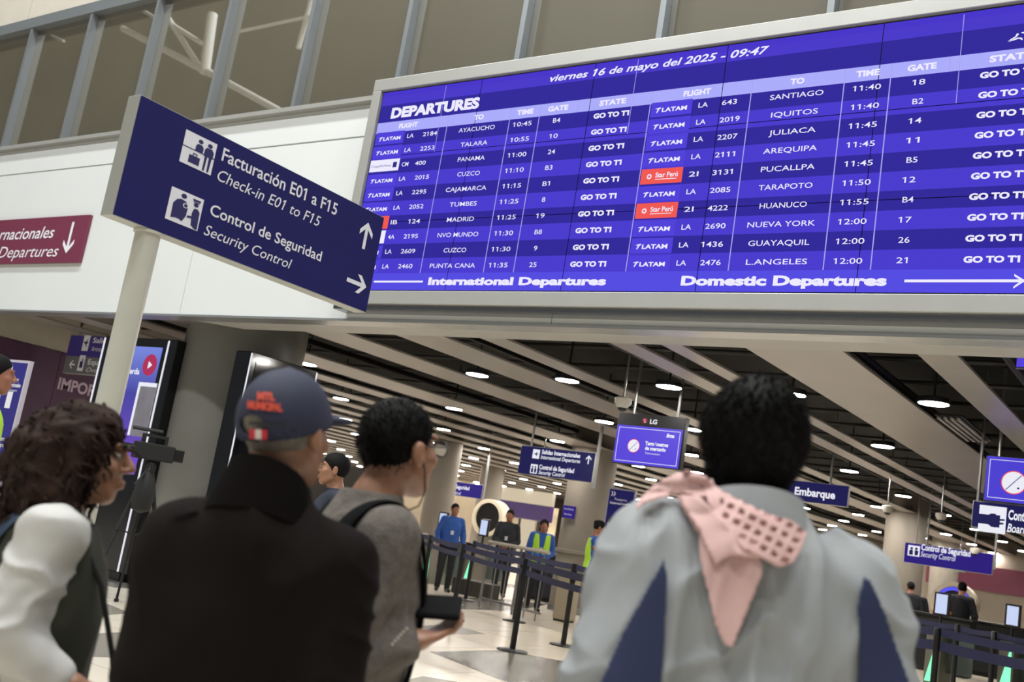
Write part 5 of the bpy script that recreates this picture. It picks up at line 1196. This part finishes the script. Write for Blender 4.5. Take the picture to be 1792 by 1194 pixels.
OLV = mat('vest_olive', '#26281B', .85, var=.12, vscale=16, bump=.3, bscale=260)
def wv_(P):
    u = wm.u; d = wm.torso(P, .034, belly=.01); d = smax(d, np.abs(P[:, 0])-.168*u+np.clip((P[:, 2]/u-1.30), 0, .2)*.25, .02)
    return np.maximum(np.maximum(d, .84*u-P[:, 2]), P[:, 2]-1.46*u)
blob('vest', wv_, (-.4, -.3, .8*u), (.4, .3, 1.55*u), .0075, OLV, s.t, disp=lambda V: ridge(V, (12, 12, 14), .007, 83))
lower(s, mat('jeans_blue', '#232F45', .8, var=.15, vscale=12), .012)
def wh(P):
    Q = wm.Q(P); d = ell(Q, (0, -.022, .036), (.094, .114, .104)); d = smin(d, ell(Q, (0, -.085, -.030), (.112, .115, .130)), .05); d = smin(d, ell(Q, (0, -.085, -.115), (.118, .090, .080)), .05)
    for sx in (-1, 1): d = smin(d, rc(Q, (sx*.075, .02, .04), (sx*.088, -.025, -.12), .030, .034), .03)
    d = smax(d, -ell(Q, (0, .100, -.045), (.105, .078, .100)), .015)
    return (d+nz(Q, (42, 42, 42), 85)*.006+ridge(Q, (26, 26, 40), .008, 86)*-1)*wm.u
c = s.hc; o = blob('hair', wh, c-np.array([.2, .26, .28]), c+np.array([.2, .2, .2]), .005, HBRN, s.t, sm=1)
Vh = np.array([v.co[:] for v in o.data.vertices]); Nh = np.array([v.normal[:] for v in o.data.vertices])
g = np.random.default_rng(4); cl_ = MB()
for a in g.choice(len(Vh), 330, replace=False):                # loose curls over the hair mass
    p = Vh[a]; n_ = Nh[a]
    if (s.HR.T @ (p-s.hc))[1] > .075: continue
    tdir = _n(np.cross(n_, g.normal(size=3))*.5+np.array([0, 0, -1.])); b_ = _n(np.cross(tdir, n_)); L_ = g.uniform(.03, .07); ph_ = g.uniform(0, 6.28)
    cl_.tube([p+n_*(.001+.005*math.sin(ph_+q*1.1))+tdir*L_*q/7+b_*.006*math.cos(ph_+q*1.1) for q in range(8)], [.0035, .004, .004, .004, .0035, .003, .0025, .001], 5)
o = cl_.build('hair_curls', HBRN, s.t, smooth=True); o['kind'] = 'stuff'
# her denim shoulder bag and black pouch
db = empty('denim_bag', wm.root, 'blue denim shoulder bag hanging behind the curly-haired woman', 'bag'); db.rotation_euler.z = wm.face
DEN = mat('denim_blue', '#2E3F55', .85, var=.15, vscale=14, bump=.4, bscale=300)
blob('bag_body', lambda P: ell(P, (.02*u, -.23*u, 1.16*u), (.16*u, .10*u, .25*u)), (-.3, -.5, .7*u), (.4, .0, 1.3*u), .010, DEN, db, disp=lambda V: ridge(V, (16, 16, 12), .009, 88))
path = np.array([(.03, -.22, 1.10), (.07, -.17, 1.26), (.09, -.14, 1.38), (.10, -.08, 1.46), (.095, -.03, 1.47), (.09, .0, 1.46)])*u
def wboth(P): return np.minimum(wv_(P), wsh(P))
Dp = wboth(path); G = np.stack([(wboth(path+e)-Dp)/1e-3 for e in (np.eye(3)*1e-3)], 1); path = path-G*np.clip(Dp-.010, -1, 1)[:, None]; V_ = []
for i, p in enumerate(path):
    t_ = _n(path[min(i+1, len(path)-1)]-path[max(i-1, 0)]); nn = _n(G[i]); sdv = _n(np.cross(t_, nn)); V_ += [p-sdv*.028-nn*.004, p+sdv*.028-nn*.004, p+sdv*.028+nn*.005, p-sdv*.028+nn*.005]
F_ = [(i*4+k, i*4+(k+1) % 4, (i+1)*4+(k+1) % 4, (i+1)*4+k) for i in range(len(path)-1) for k in range(4)]
o = MB().add(V_, F_).build('shoulder_strap', DEN, db, smooth=True); md = o.modifiers.new('s', 'SUBSURF'); md.levels = 2; md.render_levels = 2
pb_ = empty('black_pouch', wm.root, 'small black pouch hanging in front of the olive vest', 'bag'); pb_.rotation_euler.z = wm.face
blob('pouch', lambda P: smax(ell(P, (.03*u, .26*u, .93*u), (.08*u, .05*u, .075*u)), P[:, 2]-.985*u, .01), (-.1, .1, .75*u), (.2, .4, 1.05*u), .007, MATT, pb_, disp=lambda V: ridge(V, (20, 20, 20), .006, 89))
MB().tube([np.array(q)*u for q in ((.03, .25, .98), (.06, .21, 1.15), (.10, .15, 1.32), (.12, .06, 1.46))], .006, 8).build('cord', MATT, pb_, smooth=True)

# ---------------- people farther back
BLUEJ = mat('jacket_blue', '#1F4E9A', .7, var=.08, vscale=9); HIV = mat('vest_yellow', '#A6D62E', .6, emit=0); DKS = mat('shirt_dark', '#15171E', .8); LAN = mat('badge_white', '#C8C8CC', .5)
def staff(label, face, pos=None, hh=1.7, top=BLUEJ, vest=False, hair='short', headpx=None, D=None, arms='front', skin=SKIN3, head=(0, 0, 0), fem=False, inner=DKS, group=None, res=.013, lo=True):
    if arms == 'front': pose = dict(elL=(-.235, .0, 1.13), elR=(.235, .0, 1.13), wrL=(-.06, .17, 1.02), wrR=(.06, .18, 1.03))
    elif arms == 'side': pose = dict(elL=(-.26, -.03, 1.13), elR=(.26, -.03, 1.13), wrL=(-.27, .03, .90), wrR=(.24, .10, .93))
    else: pose = dict(elL=(-.23, -.02, 1.13), elR=(.22, .06, 1.15), wrL=(-.2, .1, .92), wrR=(.08, .25, 1.22))
    s = Person(label, headpx, D, face, pose, head, pos=pos, hh=hh, fem=fem, group=group); u = s.u; s.body(skin, res*.85 if lo else .006, lo_res=lo)
    def tp(P):
        d = s.torso(P, .022)
        for sd in 'LR': d = smin(d, s.arm(P, .02, sd, cuff=.05), .03)
        return np.maximum(np.maximum(d, .88*u-P[:, 2]), P[:, 2]-1.50*u)
    blob('jacket', tp, (-.45, -.32, .8*u), (.45, .42, 1.6*u), res, top, s.t, disp=lambda V: ridge(V, (9, 9, 16), .006, 91))
    lower(s, TRO, res*1.2)
    if vest:
        def vf(P): d = s.torso(P, .034); d = smax(d, np.abs(P[:, 0])-.165*u, .01); d = smax(d, -(np.abs(P[:, 0])-.035*u-np.clip(P[:, 2]/u-1.2, 0, 1)*.12*u)*1.0 - np.where(P[:, 1] < 0, 1, 0), .004); return np.maximum(np.maximum(d, .86*u-P[:, 2]), P[:, 2]-1.46*u)
        blob('high_vis_vest', vf, (-.3, -.25, .8*u), (.3, .3, 1.5*u), res*.8, HIV, s.t)
    if hair == 'short': f = hair_short((.084, .106, .102))
    elif hair == 'bun':
        h0 = hair_short((.082, .104, .100))
        def f(Q): return smin(h0(Q), ell(Q, (0, -.10, .06), (.035, .035, .035)), .01)
    else:
        def f(Q): d = smin(ell(Q, (0, -.02, .03), (.088, .11, .105)), ell(Q, (0, -.06, -.07), (.085, .06, .10)), .03); return smax(d, -ell(Q, (0, .10, -.035), (.068, .09, .10)), .01)
    c = s.hc; blob('hair', lambda P: f(s.Q(P))*u, c-.19, c+.19, res*.7, HBLK, s.t)
    if hair != 'none':
        MB().box(-.03, .03, .150*u, .156*u, 1.13*u, 1.21*u).build('id_badge', LAN, s.t)
    return s
staff('person with tied hair in a blue jacket standing among the queue posts', -2.35, pos=(-12.75, 16.75), hh=1.72, hair='bun', arms='side', fem=True, head=(.25, 0, 0))
staff('person in black uniform with glasses behind the steel railing', -2.6, pos=(-12.56, 18.41), hh=1.80, top=DKS, arms='front', head=(-.2, 0, 0))
staff('smiling person in a blue shirt and yellow vest with hands clasped', -2.5, pos=(-10.62, 16.72), hh=1.68, vest=True, hair='long', arms='front', fem=True)
staff('person in a yellow vest and tied hair facing right beside the navy banner', -1.0, headpx=(1050, 925), D=17.4, vest=True, hair='bun', arms='phone', fem=True, head=(0, -.3, 0))
staff('person in a yellow vest leaning towards a colleague beside the grey sleeve', 1.5, headpx=(1074, 918), D=16.2, vest=True, hair='short', arms='phone', head=(0, -.35, 0))
staff('person in dark navy clothes facing left between cap and glasses men', 2.45, headpx=(583, 822), D=7.6, top=mat('coat_navy', '#1A2030', .8), hair='short', arms='side', skin=SKIN1, res=.011, lo=False)
staff('person in a yellow vest half hidden behind the blue banner at left', -.5, headpx=(-6, 655), D=7.5, top=DKS, vest=True, hair='short', arms='side', res=.012)
staff('person in black seen from behind before the round blue light', .2, headpx=(1684, 1030), D=21.5, top=DKS, hair='short', arms='side')
staff('dark-haired person far behind the grey sleeve, left of two', .8, headpx=(1593, 1028), D=23, top=DKS, hair='short', arms='side', res=.016)
staff('dark-haired person far behind the grey sleeve, right of two', .2, headpx=(1606, 1034), D=24.5, top=DKS, hair='short', arms='side', res=.016)
print('NOBJ', len(bpy.data.objects), 'TRIS', sum(len(o.data.polygons)*2 for o in bpy.data.objects if o.type == 'MESH'))
